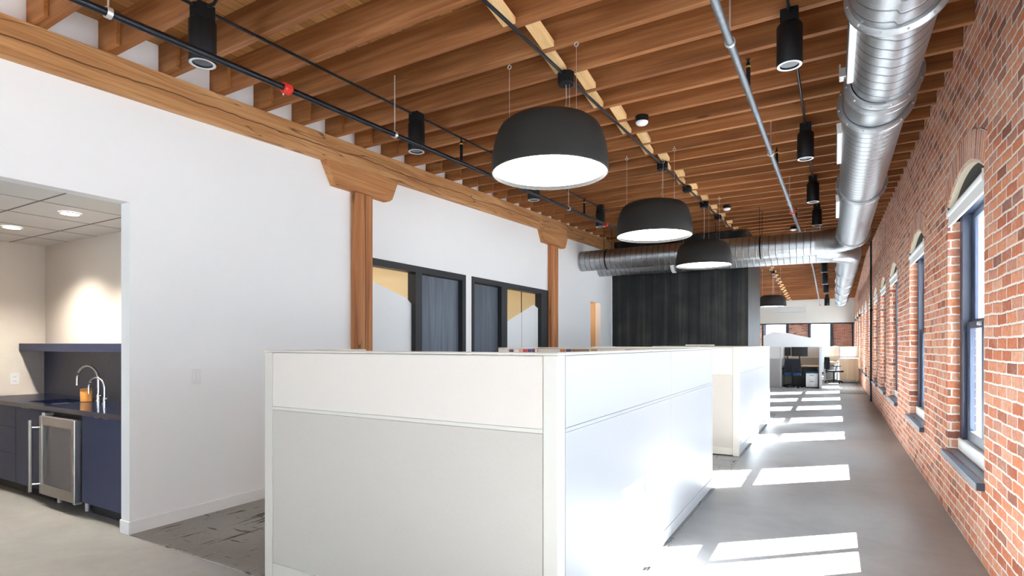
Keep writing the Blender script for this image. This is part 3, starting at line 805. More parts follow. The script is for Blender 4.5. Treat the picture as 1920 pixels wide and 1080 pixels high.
def elbow(t, x, y, r, yd, xd, z=DZ):
    """from (x, y) heading yd along y, turning to heading -x with radius R"""
    R = .52; n = 4; pts = []
    cx, cy = x-R, y
    for i in range(n+1):
        a = (PI/2)*i/n
        pts.append((cx+R*math.cos(a), cy+yd*R*math.sin(a), z))
    q = B()
    for i, (a, c) in enumerate(zip(pts, pts[1:])):
        pass
    # mitred gores: rings lie in the bisecting planes
    rings = []; m = 48
    for i in range(n+1):
        a = (PI/2)*i/n
        rad = Vector((math.cos(a), yd*math.sin(a), 0)); up = Vector((0,0,1))
        c = Vector((cx, cy, z)) + rad*R
        rings.append([q.bm.verts.new(c + rad*(r*math.cos(2*PI*k/m)) + up*(r*math.sin(2*PI*k/m))) for k in range(m)])
    for a, c in zip(rings, rings[1:]):
        for k in range(m):
            j = (k+1) % m; q.bm.faces.new((a[k], a[j], c[j], c[k]))
    e = obj('duct_elbow', q, M['galvplain'], t, True)
    s = B()
    for i in range(n+1):
        a = (PI/2)*i/n; rad = Vector((math.cos(a), yd*math.sin(a), 0)); tan = Vector((-math.sin(a), yd*math.cos(a), 0)); c = Vector((cx, cy, z)) + rad*R
        for w in (-.006,):
            A = [s.bm.verts.new(c + tan*(-.006) + (rad*math.cos(2*PI*k/m) + Vector((0,0,1))*math.sin(2*PI*k/m))*(r+.004)) for k in range(m)]
            Bq = [s.bm.verts.new(c + tan*(.006) + (rad*math.cos(2*PI*k/m) + Vector((0,0,1))*math.sin(2*PI*k/m))*(r+.004)) for k in range(m)]
            for k in range(m):
                j = (k+1) % m; s.bm.faces.new((A[k], A[j], Bq[j], Bq[k]))
    obj('elbow_seam', s, M['flange'], e, True)
def register(t, x, r, ya, yb_):
    """white slotted air register on the side of a duct"""
    q = B(); a = math.radians(172)
    q.box(x-r-.030, x-r+.03, ya, yb_, DZ-.042, DZ+.042, .004)
    q.rot(math.radians(-4), 'Y', (x, ya, DZ))
    o = obj('air_register', q, M['plastic'], t)
    q = B()
    for k in range(4):
        zz = DZ-.032+k*.018
        q.box(x-r-.0315, x-r-.0295, ya+.03, yb_-.03, zz, zz+.008)
    q.rot(math.radians(-4), 'Y', (x, ya, DZ)); obj('register_slots', q, M['slot'], o)
def strap(t, x, y, r, axis='y'):
    q = B().lathe((x, y, DZ), [(r+.001, -.014), (r+.005, -.014), (r+.005, .014), (r+.001, .014)], 40, axis, close=True)
    s = obj('hanger_strap', q, M['black'], t, True)
    q = B()
    for k in (-1, 1):
        px_, py_ = (x+k*(r+.012), y) if axis == 'y' else (x, y+k*(r+.012))
        q.cyl((px_, py_, DZ), (px_, py_, zc(px_, py_)+.02), .005, 6)
    obj('hanger_rod', q, M['black'], s, True)

yA, yB = 10.58, 11.62; RD = .2
tA = thing('spiral_duct', 'large galvanised spiral duct along the brick wall, turning left across the hall', 'air duct', (.25, 5, DZ-RD), 'round galvanised spiral ducts')
duct_len(tA, (.255, -.6, DZ), (.255, 3.2, DZ), .195, 'y'); flange(tA, 3.2, .265, .19)
duct_len(tA, (.275, 3.2, DZ), (.275, 4.19, DZ), .178, 'y'); flange(tA, 4.19, .27, .182)
obj('duct_collar', B().cyl((.272, 4.20, DZ), (.25, 4.58, DZ), .178, 48, r1=.196, caps=False), M['galvplain'], tA, True, fixn=False); flange(tA, 4.30, .268, .180, bolts=False); flange(tA, 4.58, .25, .20)
duct_len(tA, (.25, 4.58, DZ), (.25, 6.88, DZ), RD, 'y'); flange(tA, 6.88, .25, RD)
duct_len(tA, (.25, 6.88, DZ), (.25, 9.88, DZ), RD, 'y'); flange(tA, 9.88, .25, RD)
duct_len(tA, (.25, 9.88, DZ), (.25, yA-.52, DZ), RD, 'y')
elbow(tA, .25, yA-.52, RD, 1, -1)
duct_len(tA, (-.27, yA, DZ), (XL+.002, yA, DZ), RD, 'x')
obj('duct_seam_band', B().lathe((-.75, yA, DZ), [(RD+.001, -.02), (RD+.006, -.02), (RD+.006, .02), (RD+.001, .02)], 48, 'x', close=True), M['flange'], tA, True)
register(tA, .275, .178, 3.32, 4.08); register(tA, .25, RD, 5.0, 5.85); register(tA, .25, RD, 7.4, 8.35)
strap(tA, -3.9, yA, RD, 'x'); strap(tA, -1.1, yA, RD, 'x')
obj('duct_clamp', B().box(.03, .072, 4.16, 4.24, DZ+.03, DZ+.09, .004).cyl((.035, 4.2, DZ+.03), (.035, 4.2, DZ+.13), .006, 8), M['zinc'], tA)
tB = thing('spiral_duct', 'farther galvanised spiral duct, running behind the first cross duct and on down the far hall', 'air duct', (.25, 18, DZ-RD), 'round galvanised spiral ducts')
elbow(tB, .25, yB+.52, RD, -1, -1)
duct_len(tB, (-.27, yB, DZ), (XL+.002, yB, DZ), RD, 'x')
yy = yB+.52
for k, yn in enumerate((14.6, 17.2, 19.8, 22.4, 24.6, 26.2)):
    duct_len(tB, (.25, yy, DZ), (.25, yn, DZ), RD if k < 5 else RD-.02, 'y')
    if k < 5: flange(tB, yn, .25, RD-.01, bolts=False)
    yy = yn
obj('duct_end_cap', B().lathe((.25, 26.2, DZ), [(0, .004), (RD-.03, .004), (RD-.005, .0), (RD-.005, -.05)], 40, 'y'), M['galvplain'], tB, True)
obj('damper_band', B().lathe((-2.85, yB, DZ), [(RD+.001, -.03), (RD+.022, -.03), (RD+.022, .03), (RD+.001, .03)], 48, 'x', close=True), M['plastic'], tB, True)
strap(tB, -2.0, yB, RD, 'x')

# ------------------------------------------------------------------ black steel-clad volume
yK, xK, yK2 = 12.4, -1.53, 14.53
t = thing('steel_clad_room', 'black blackened-steel clad box room standing against the white wall under the cross ducts', 'room box', ((XL+xK)/2, yK, 0))
b = B(); w = (xK-XL)/3
for k in range(1): b.box(XL+.002, xK, yK, yK+.03, 0, 3.76)
obj('steel_front', b, M['panelsteel'], t)
obj('steel_side', B().box(xK-.03, xK, yK+.0305, yK2, 0, 3.74), M['panelsteel'], t)
obj('steel_side_back', B().box(XL+.002, xK-.031, yK2-.03, yK2, 0, 3.74), M['panelsteel'], t)
obj('top_slab', B().box(XL+.002, xK-.031, yK+.031, yK2-.031, 3.66, 3.74), M['black'], t)

# ------------------------------------------------------------------ carpet and cubicles
tag(obj('carpet', B().box(XL+.015, -.995, 2.132, 12.39, .0, .006), M['carpet']), 'grey patterned carpet under the cubicles along the white wall', 'carpet')
tag(obj('carpet', B().box(-4.4, XR-.01, 18.35, 29.9, .0, .006), M['carpet']), 'grey patterned carpet in the far cubicle area beyond the concrete', 'carpet')

HC = 1.363
def wall_panel(t, axis, fixed, th, a, c, face, splits=(), posts=(True, True), mat_low='cubfab', mat_top='cubtop', pw=.07):
    """cubicle wall: axis 'x' runs along x at y=fixed..fixed+th; face=+-1 side that carries skins"""
    def bx(b, u0, u1, d0, d1, z0_, z1_, bev=0):
        if axis == 'x': b.box(u0, u1, d0, d1, z0_, z1_, bev)
        else: b.box(d0, d1, u0, u1, z0_, z1_, bev)
    p0 = a + (pw if posts[0] else 0); p1 = c - (pw if posts[1] else 0)
    core = B(); bx(core, p0, p1, fixed+.008, fixed+th-.008, .02, HC-.014); obj('panel_core', core, M['cubtrim'], t)
    for ok, u0, u1 in ((posts[0], a, p0), (posts[1], p1, c)):
        if ok:
            q = B(); bx(q, u0+.0008, u1-.0008, fixed, fixed+th, .008, HC-.012, .003); obj('corner_post', q, M['cubtrim'] if mat_low == 'cubfab' else M['cubwhite'], t)
    edges = [p0] + list(splits) + [p1]
    for d0, d1 in ((fixed+.001, fixed+.010), (fixed+th-.010, fixed+th-.001)):
        for u0, u1 in zip(edges, edges[1:]):
            q = B(); bx(q, u0+.003, u1-.003, d0, d1, 1.033, HC-.016, .0015); obj('upper_panel', q, M[mat_top], t)
            q = B(); bx(q, u0+.003, u1-.003, d0+.001, d1-.001, .112, 1.012, .0015); obj('lower_panel', q, M[mat_low], t)
            q = B(); bx(q, u0+.0025, u1-.0025, d0-.001, d1+.001, .022, .107, .002); obj('kick_plate', q, M['cubtrim'] if mat_low == 'cubfab' else M['cubwhite'], t)
            q = B(); bx(q, u0+.001, u1-.001, d0, d1, 1.014, 1.031); obj('trim_rail', q, M['cubtrim'] if mat_low == 'cubfab' else M['cubwhite'], t)
    q = B(); bx(q, a, c, fixed-.002, fixed+th+.002, HC-.0115, HC, .003); obj('top_cap', q, M['cubtrim'], t)

def cubicle(label, y0, y1, split, wing):
    t = thing('office_cubicle', label, 'cubicle', (-1.98, y0, .006), 'cubicles standing on the carpet')
    xa, xb = -2.944, -1.012; th = .075
    wall_panel(t, 'x', y0, th, xa, xb-.0, -1, pw=.072)
    wall_panel(t, 'y', xb-th, th, y0+th+.003, y1, 1, splits=split, posts=(False, True), mat_low='cubwhite', mat_top='cubwhite', pw=.05)
    wall_panel(t, 'x', y1-th, th, xa, xb-th-.003, -1, posts=(True, False))
    if wing:
        wall_panel(t, 'y', xa, th, y0+th+.003, y0+.76, 1, posts=(False, True), pw=.05)
        wall_panel(t, 'y', xa, th, y1-.80, y1-th-.003, 1, posts=(True, False), pw=.05)
    # worktops inside
    q = B().box(xa+1.0, xb-th-.012, y0+th+.02, y1-th-.02, .71, .74, .003); obj('worktop', q, M['desk'], t)
    return t
c1 = cubicle('nearest office cubicle with grey fabric front and white side panels, corner facing the camera', 2.143, 5.62, (4.04,), True)
c2 = cubicle('second office cubicle along the carpet, beyond the entry gap after the nearest one', 7.345, 11.15, (9.25,), True)
# prints pinned up inside the nearest cubicle
xw = -2.944+.077; pz = 1.235
yy = 4.91
names = ['dark red group photo', 'pale lilac print', 'warm portrait print', 'white print with a pink dot', 'blue and white print', 'dark maroon print']
for k, nm in enumerate(names):
    wd = (.10, .11, .085, .11, .10, .085)[k]
    q = B().box(xw, xw+.002, yy, yy+wd*.85, 1.20, 1.345)
    o = tag(obj('pinned_print', q, CARD[k]), '%s pinned up inside the nearest cubicle, %s from left' % (nm, nth(k+1)), 'print', 'prints pinned inside the nearest cubicle')
    yy += wd*.85+.012
yw = 5.62-.077
names2 = [('pale grey sheet', 11), ('orange brown picture', 7), ('violet and black picture', 8), ('taupe sheet', 9), ('ochre picture', 10), ('wide pale grey sheet', 6), ('black card', 12), ('rust picture', 7), ('pale sheet', 11), ('long black card', 12)]
for k, ((nm, mi), (xa, xb)) in enumerate(zip(names2, [(-2.722, -2.657), (-2.592, -2.529), (-2.522, -2.459), (-2.453, -2.25), (-2.231, -2.159), (-2.136, -1.937), (-1.857, -1.756), (-1.75, -1.706), (-1.701, -1.581), (-1.575, -1.442)])):
    q = B().box(xa, xb, yw-.002, yw, 1.20 if k % 3 else 1.22, 1.343)
    tag(obj('pinned_print', q, CARD[mi]), '%s on the nearest cubicle back panel, %s from left' % (nm, nth(k+1)), 'print', 'prints pinned inside the nearest cubicle')
# white storage shelf edge in the second cubicle rising above the panel
t = thing('desk_lamp', 'slim white lamp bar just above the nearest cubicle panel in front of the black steel', 'lamp', (-1.6, 7.9, .74))
obj('lamp_bar', B().box(-1.78, -1.40, 7.88, 7.93, 1.375, 1.392, .004), M['plastic'], t)
obj('lamp_stem', B().cyl((-1.6, 7.905, .7415), (-1.6, 7.905, 1.376), .010, 10), M['plastic'], t, True)
obj('lamp_base', B().cyl((-1.6, 7.905, .7402), (-1.6, 7.905, .752), .08, 20), M['plastic'], t, True)

# light switch on the white wall
t = thing('light_switch', 'white double light switch plate on the white wall left of the cubicle', 'switch', (XL, 2.625, 1.075))
obj('switch_plate', B().box(XL+.0005, XL+.007, 2.585, 2.665, 1.075, 1.195, .002), M['plastic'], t)
for k in (0, 1): obj('switch_rocker', B().box(XL+.0072, XL+.011, 2.602+k*.028, 2.620+k*.028, 1.105, 1.165, .002), M['trimwhite'], t)

# ------------------------------------------------------------------ kitchenette
KX, KY, KF, KZ = -7.5, 2.74, 2.19, 2.472
b = B(); b.box(KX-.1, XLi-.001, KY, KY+.1, 0, 2.6); struct('wall_kitchen_back', b, M['cream'])
struct('wall_kitchen_side', B().box(KX-.1, KX, -1.3, KY-.001, 0, 2.6), M['cream'])
struct('wall_kitchen_front', B().box(KX+.001, XLi-.001, -1.4, -1.3, 0, 2.6), M['cream'])
b = B(); kc = B()
struct('ceiling_kitchen', B().box(KX, XLi-.001, -1.3, KY-.001, KZ, KZ+.03), M['ceiltile'])
g = B()
for k in range(8):
    yy = 2.43-.585*k
    if yy > -1.2: g.box(KX+.002, XLi-.003, yy-.006, yy+.006, KZ-.003, KZ-.0005)
for k in range(5):
    xx = -5.15-.60*k
    if xx > KX: g.box(xx-.004, xx+.004, -1.29, KY-.003, KZ-.002, KZ-.0004)
tr = struct('trim_1', g, M['grid'])
kd0 = None
for k, (x, y, lab) in enumerate(((-5.41, 2.14, 'recessed round downlight in the kitchenette ceiling nearer the white wall edge'), (-6.52, 2.13, 'recessed round downlight in the kitchenette ceiling at the far left'))):
    if kd0 is None:
        kd0 = thing('downlight', lab, 'ceiling light', (x, y, KZ-.012), 'kitchenette downlights')
        obj('downlight_trim', B().lathe((x, y, KZ), [(.062, -.0035), (.078, -.0035), (.076, -.010), (.064, -.011)], 32, close=True), M['plastic'], kd0, True)
        obj('downlight_lens', B().lathe((x, y, KZ), [(.0635, -.0038), (.06, -.009), (0, -.0095)], 32), M['downglow'], kd0, True)
    else: dup(kd0, (x, y, KZ-.012), lab)
    Ls = bpy.data.lights.new('downlight_beam', 'SPOT'); Ls.energy = 85; Ls.color = (1, .90, .78); Ls.spot_size = 2.2; Ls.spot_blend = .8; Ls.shadow_soft_size = .06
    lo = bpy.data.objects.new('downlight_beam', Ls); C.objects.link(lo); lo.location = (x, y, KZ-.03)
# floating shelf
tag(obj('floating_shelf', B().box(KX+.002, XLi-.003, 2.51, KY-.002, 1.325, 1.405, .002), M['navydark']), 'long navy floating shelf above the kitchenette counter', 'shelf')
tag(obj('backsplash', B().box(KX+.006, XLi-.003, KY-.014, KY-.001, .8602, 1.324), M['tile']), 'navy diamond-tile backsplash behind the kitchenette tap', 'backsplash')
# cabinets
def cabinet(name, label, x0, x1, drawers, pulls):
    t = thing(name, label, 'cabinet', ((x0+x1)/2, KF, 0), 'navy base cabinets under the counter')
    q = B(); q.box(x0+.001, x0+.019, KF+.022, KY-.016, .10, .818); q.box(x1-.019, x1-.001, KF+.022, KY-.016, .10, .818); q.box(x0+.019, x1-.019, KF+.022, KY-.016, .10, .118); q.box(x0+.019, x1-.019, KY-.034, KY-.016, .118, .818)
    obj('cabinet_body', q, M['navy'], t)
    obj('toe_kick', B().box(x0+.001, x1-.001, KF+.075, KF+.095, .0, .10), M['kick'], t)
    if drawers:
        zs = [.103, .37, .62, .815]
        for a, c in zip(zs, zs[1:]):
            d = obj('drawer', B().box(x0+.002, x1-.002, KF+.001, KF+.021, a+.002, c-.002, .0015), M['navy'], t)
            obj('edge_pull', B().box((x0+x1)/2-.06, (x0+x1)/2+.06, KF-.004, KF+.012, c-.0015, c+.0005), M['steel'], d)
    else:
        d = obj('cabinet_door', B().box(x0+.002, x1-.002, KF+.001, KF+.021, .105, .813, .0015), M['navy'], t)
        for px_ in pulls: obj('edge_pull', B().box(px_-.035, px_+.035, KF-.004, KF+.012, .8135, .8165), M['steel'], d)
cabinet('base_cabinet', 'navy single-door base cabinet right of the wine fridge, touching the white wall opening', -5.335, XLi-.004, False, (-5.08, -4.95))
cabinet('base_cabinet', 'navy single-door base cabinet left of the wine fridge', -6.62, -6.01, False, (-6.45, -6.36))
cabinet('drawer_cabinet', 'navy three-drawer base cabinet at the far left of the counter', KX+.002, -6.623, True, ())
# countertop with undermount sink
sx0, sx1, sy0, sy1 = -6.58, -6.05, 2.27, 2.58; ct0, ct1 = .820, .860
t = thing('countertop', 'glossy dark navy stone countertop with a cut-out sink', 'countertop', ((KX+XLi)/2, KF, .82))
b = B()
for (x0, x1, y0, y1) in ((KX+.002, sx0, KF-.02, KY-.001), (sx1, XLi-.003, KF-.02, KY-.001), (sx0, sx1, KF-.02, sy0), (sx0, sx1, sy1, KY-.001)):
    b.box(x0, x1, y0, y1, ct0, ct1)
bmesh.ops.remove_doubles(b.bm, verts=b.bm.verts, dist=1e-5)
obj('stone_slab', b, M['counter'], t)
b = B(); b.box(sx0-.01, sx0, sy0, sy1, ct0-.10, ct0-.001); b.box(sx1, sx1+.01, sy0, sy1, ct0-.10, ct0-.001); b.box(sx0, sx1, sy0-.01, sy0, ct0-.10, ct0-.001); b.box(sx0, sx1, sy1, sy1+.01, ct0-.10, ct0-.001); b.box(sx0, sx1, sy0, sy1, ct0-.11, ct0-.10)
obj('sink_bowl', b, M['steel'], t)
# wine fridge
fx0, fx1 = -6.005, -5.342
t = thing('wine_fridge', 'stainless-framed undercounter fridge with smoked glass door', 'fridge', ((fx0+fx1)/2, KF, 0))
obj('fridge_body', B().box(fx0+.004, fx1-.004, KF+.03, KY-.02, .09, .808), M['black'], t)
d = B(); yd0, yd1 = KF-.045, KF+.012; fw = .062
for (x0, x1, z0_, z1_) in ((fx0+.006, fx0+fw, .10, .775), (fx1-fw, fx1-.006, .10, .775)): d.box(x0, x1, yd0, yd1, z0_, z1_, .003)
d.box(fx0+fw, fx1-fw, yd0+.001, yd1, .10, .10+.085); d.box(fx0+fw, fx1-fw, yd0+.001, yd1, .775-.075, .775)
dr = obj('fridge_door', d, M['steel'], t)
obj('door_glass', B().box(fx0+fw, fx1-fw, yd0+.012, yd0+.020, .185, .70), M['fridgeglass'], dr)
obj('bar_handle', B().cyl((fx0-.015, yd0-.055, .12), (fx0-.015, yd0-.055, .74), .013, 16).cyl((fx0+.03, yd0+.004, .185), (fx0-.015, yd0-.055, .185), .007, 10).cyl((fx0+.03, yd0+.004, .675), (fx0-.015, yd0-.055, .675), .007, 10), M['steel'], dr, True)
obj('door_hinge', B().box(fx1-.05, fx1-.008, yd0+.005, yd1, .085, .0995, .002).box(fx0+.03, fx0+.09, yd0+.01, yd1+.02, .7755, .80, .003), M['zinc'], t)
for x in (fx0+.08, fx1-.08): obj('fridge_foot', B().cyl((x, KF+.08, 0), (x, KF+.08, .09), .02, 12), M['zinc'], t, True)
for k in range(4): obj('wire_shelf', B().box(fx0+.07, fx1-.07, KF+.001, KF+.028, .25+k*.12, .256+k*.12), M['steel'], t)
# taps
def tap(label, x, y, h, reach, r, lever):
    t = thing('kitchen_tap', label, 'tap', (x, y, ct1+.0003))
    z = ct1+.0003; rr = reach/2
    pts = [(x, y, z+.02), (x, y, z+h-rr)] + [(x-rr+rr*math.cos(a), y-.25*(rr-rr*math.cos(a)), z+h-rr+rr*math.sin(a)) for a in [PI*k/12 for k in range(1, 13)]]
    e = pts[-1]; pts.append((e[0], e[1], e[2]-.055))
    obj('gooseneck_spout', B().tube(pts, r, 12), M['chrome'], t, True)
    obj('tap_base', B().lathe((x, y, z), [(r*2.1, 0), (r*2.1, .008), (r*1.6, .014), (r*1.55, .06 if lever else .03), (r*1.1, .065 if lever else .036)], 20), M['chrome'], t, True)
    if lever: obj('tap_lever', B().cyl((x, y, z+.035), (x+.075, y-.01, z+.062), .006, 8), M['chrome'], t, True)
tap('tall chrome gooseneck tap behind the kitchenette sink', -6.0, 2.60, .33, .26, .0125, True)
tap('small chrome filter tap right of the tall gooseneck tap', -5.66, 2.50, .235, .18, .009, True)
t = thing('jar_candle', 'amber glass jar with a cork-coloured lid beside the chrome taps', 'jar', (-6.07, 2.53, ct1+.0003))
obj('jar_body', B().lathe((-6.07, 2.53, ct1+.0003), [(.040, 0), (.046, .004), (.046, .095), (.043, .10)], 28), M['amber'], t, True)
obj('jar_lid', B().lathe((-6.07, 2.53, ct1+.1005), [(.047, 0), (.047, .016), (.043, .02)], 28), M['amberdark'], t, True)
# outlet
t = thing('wall_outlet', 'white duplex wall outlet on the kitchenette side wall under the shelf', 'outlet', (KX, 2.47, .98))
obj('outlet_plate', B().box(KX+.0005, KX+.006, 2.432, 2.512, .975, 1.095, .002), M['plastic'], t)
for zz in (1.005, 1.05):
    r = obj('outlet_socket', B().box(KX+.0062, KX+.008, 2.455, 2.489, zz-.012, zz+.018, .002), M['trimwhite'], t)
    obj('socket_slots', B().box(KX+.0082, KX+.0088, 2.463, 2.466, zz-.004, zz+.010).box(KX+.0082, KX+.0088, 2.478, 2.481, zz-.004, zz+.010), M['slot'], r)

# ------------------------------------------------------------------ far end: bulkhead, glazed room, brick wall beyond
xBk = -4.4
b = B(); b.hexa([(xBk, YE, 2.40), (XR-.001, YE, 2.40), (XR-.001, YE+.12, 2.40), (xBk, YE+.12, 2.40), (xBk, YE, zd(xBk, YE)), (XR-.001, YE, zd(XR, YE)), (XR-.001, YE+.12, zd(XR, YE+.12)), (xBk, YE+.12, zd(xBk, YE+.12))])
struct('wall_bulkhead', b, M['greywall'])
t = thing('linear_air_grille', 'pale linear air grille on the grey bulkhead at the far end', 'air grille', (-1.85, YE, 2.88))
obj('grille_frame', B().box(-2.56, -1.13, YE-.02, YE-.0005, 2.97, 3.17, .004), M['ringgrey'], t)
obj('grille_lower_strip', B().box(-2.42, -1.10, YE-.02, YE-.0005, 2.87, 2.93, .003), M['ringgrey'], t)
for k in range(5): obj('grille_slot', B().box(-2.50, -1.19, YE-.022, YE-.0202, 2.99+k*.034, 3.005+k*.034), M['greywall'], t)
fr = struct_root('window_22', (-1.7, YE, 0)); f = B()
f.box(xBk, XR-.002, YE+.02, YE+.1, 2.34, 2.399); f.box(xBk, XR-.002, YE+.02, YE+.1, 0, .08)
for xm in (-4.35, -3.05, -.10, .76): f.box(xm-.035, xm+.035, YE+.02, YE+.1, .08, 2.34)
obj('glazing_frame', f, M['frame'], fr)
for a, c in ((-4.31, -3.09), (-3.01, -.14), (-.06, .72)): obj('glass_pane', B().box(a, c, YE+.055, YE+.061, .08, 2.34), M['glass'], fr)
obj('frosted_film', B().prism([(-3.01, .09), (-.14, .09), (-.14, 1.72), (-1.0, 1.70), (-1.95, 1.93), (-2.6, 2.0), (-3.01, 1.80)], 'y', YE+.050, YE+.053), M['film'], fr)
# end brick wall with two bright windows
ye = 33.6; b = B()
ops = [(-3.25, -2.15), (-1.05, -.10), (.78, .80)]
xs = [-9.5, -3.35, -2.25, -1.08, -.10, 1.19]
for a, c in ((-9.5, -3.3), (-2.2, -1.10), (-.12, 1.19)): b.box(a, c, ye, ye+.3, 0, zd(0, ye)-.01)
for a, c in ((-3.3, -2.2), (-1.10, -.12)):
    b.box(a, c, ye, ye+.3, 0, .6); b.box(a, c, ye, ye+.3, 2.75, zd(0, ye)-.01)
struct('wall_end', b, M['brick'])
for k, (a, c) in enumerate(((-3.3, -2.2), (-1.10, -.12))):
    r = struct_root('window_%d' % (23+k), ((a+c)/2, ye, .6)); f = B()
    f.box(a, a+.06, ye+.06, ye+.14, .6, 2.75); f.box(c-.06, c, ye+.06, ye+.14, .6, 2.75); f.box(a+.06, c-.06, ye+.06, ye+.14, 2.69, 2.75); f.box(a+.06, c-.06, ye+.06, ye+.14, .6, .68); f.box(a+.06, c-.06, ye+.07, ye+.13, 1.62, 1.68)
    obj('window_frame', f, M['winframe'], r); obj('glass_pane', B().box(a+.06, c-.06, ye+.095, ye+.101, .68, 2.69), M['glass'], r)
    f = B(); f.box(a-.09, a, ye-.03, ye, .5, 2.8); f.box(c, c+.09, ye-.03, ye, .5, 2.8); obj('window_casing', f, M['winframe'], r)
struct('wall_far_left', B().box(-9.5, xBk-.002, 14.6, 34.0, 0, 3.2), M['white'])

# ------------------------------------------------------------------ far cubicles with furniture
def far_panel(t, x0, x1, y0, y1):
    ax = 'x' if x1-x0 > y1-y0 else 'y'
    obj('lower_panel', B().box(x0, x1, y0, y1, .0065, .93, .003), M['cubfab2'], t)
    obj('upper_panel', B().box(x0+.001, x1-.001, y0+.001, y1-.001, .931, 1.29, .003), M['cubtop2'], t)
    obj('top_cap', B().box(x0-.002, x1+.002, y0-.002, y1+.002, 1.2905, 1.305), M['cubtrim'], t)
M['cubfab2'] = fabric('mid_grey_panel_fabric', lin(150, 147, 142), lin(176, 173, 168)); M['cubtop2'] = fabric('light_grey_panel', lin(196, 192, 186), lin(212, 209, 204))
t = thing('office_cubicle', 'far cubicle with two dark monitors, open towards the camera', 'cubicle', (-1.2, 19.8, .006), 'far cubicles')
far_panel(t, -3.4, -1.50, 19.8, 19.87); obj('end_post', B().box(-1.499, -1.455, 19.79, 19.88, .006, 1.305, .004), M['cubwhite'], t)
far_panel(t, -1.50, -1.455, 19.882, 21.4); far_panel(t, -1.452, -.397, 21.35, 21.42)
far_panel(t, -.392, -.345, 19.9, 21.42); obj('end_post', B().box(-.396, -.318, 19.80, 19.898, .006, 1.31, .004), M['cubwhite'], t)
obj('worktop', B().box(-1.453, -.394, 20.35, 21.348, .665, .692, .003), M['desk'], t)
obj('worktop_leg', B().box(-.46, -.41, 20.45, 21.3, .006, .664), M['cubwhite'], t)
def monitor(label, x0, x1, y, z0_, z1_, zdesk):
    t = thing('monitor', label, 'monitor', ((x0+x1)/2, y, zdesk), 'desk monitors in the far cubicle')
    obj('screen_panel', B().box(x0, x1, y, y+.03, z0_, z1_, .004), M['screen'], t)
    xm = (x0+x1)/2
    obj('monitor_stand', B().cyl((xm, y+.05, zdesk+.012), (xm, y+.05, z0_+.12), .018, 10), M['black'], t, True)
    obj('monitor_foot', B().cyl((xm, y+.05, zdesk+.0005), (xm, y+.05, zdesk+.013), .09, 20), M['black'], t, True)
monitor('large dark monitor facing the camera in the far cubicle', -1.235, -.745, 20.85, .99, 1.30, .692)
monitor('dark monitor partly cut off at the left edge of the far cubicle', -1.44, -1.25, 20.9, 1.0, 1.29, .692)
# chair
def chair(name, label, x, y, rot, bluecushion):
    t = thing(name, label, 'office chair', (x, y, .006), 'black mesh task chairs')
    parts = []
    o = Vector((x, y, .006))
    def R(b): return b.rot(rot, 'Z', (x, y, 0))
    # built facing +y (back towards -y)
    bk = B(); pr_ = [(-.21, .50), (.21, .50), (.235, .72), (.215, .93), (-.215, .93), (-.235, .72)]
    bk.prism(pr_, 'y', -.24, -.215); bmesh.ops.translate(bk.bm, verts=bk.bm.verts, vec=(x, y, 0)); bk.bevel_all(.008, 2)
    obj('backrest', R(bk), M['mesh'], t)
    obj('seat', R(B().box(x-.24, x+.24, y-.20, y+.24, .40, .46, .02, 2)), M['bluefab'] if bluecushion else M['mesh'], t)
    obj('back_support', R(B().box(x-.03, x+.03, y-.262, y-.232, .36, .70, .006)), M['black'], t)
    obj('gas_lift', R(B().cyl((x, y, .10), (x, y, .40), .026, 12)), M['black'], t, True)
    for sx in (-1, 1):
        q = B().tube([(x+sx*.24, y-.05, .40), (x+sx*.285, y-.05, .42), (x+sx*.285, y-.03, .60)], .014, 8); q.box(x+sx*.285-.035, x+sx*.285+.035, y-.13, y+.12, .60, .625, .008)
        obj('armrest', R(q), M['black'], t)
    for k in range(5):
        a = 2*PI*k/5 + .3; ex, ey = x+.27*math.cos(a), y+.27*math.sin(a)
        l = obj('base_leg', R(B().tube([(x, y, .11), (ex, ey, .075)], [.024, .016], 8)), M['black'], t, True)
        obj('caster', R(B().cyl((ex-.018*math.sin(a), ey+.018*math.cos(a), .034), (ex+.018*math.sin(a), ey-.018*math.cos(a), .034), .028, 12)), M['black'], l, True)
chair('task_chair', 'black mesh task chair with its back to the camera at the far monitor desk', -1.13, 19.98, 0.0, True)
chair('task_chair', 'black mesh task chair seen sideways beside the maple cabinet in the far bright cubicle', .0, 23.0, -1.2, False)
# pedestal
t = thing('mobile_pedestal', 'small white two-drawer mobile pedestal with blue cushion beside the far chair', 'pedestal', (-.60, 20.0, .006))
obj('pedestal_body', B().box(-.77, -.43, 20.02, 20.42, .03, .47, .004), M['plastic'], t)
for z0_, z1_ in ((.04, .26), (.268, .45)):
    d = obj('drawer', B().box(-.765, -.435, 20.0, 20.0195, z0_, z1_, .003), M['plastic'], t); obj('drawer_pull', B().box(-.66, -.54, 19.992, 19.9995, z1_-.05, z1_-.035), M['slot'], d)
obj('seat_cushion', B().box(-.77, -.43, 20.01, 20.42, .4705, .52, .012, 2), M['bluefab'], t)
for x_ in (-.74, -.46):
    for y_ in (20.06, 20.38): obj('caster', B().cyl((x_, y_, .006), (x_, y_, .0295), .016, 10), M['black'], t, True)
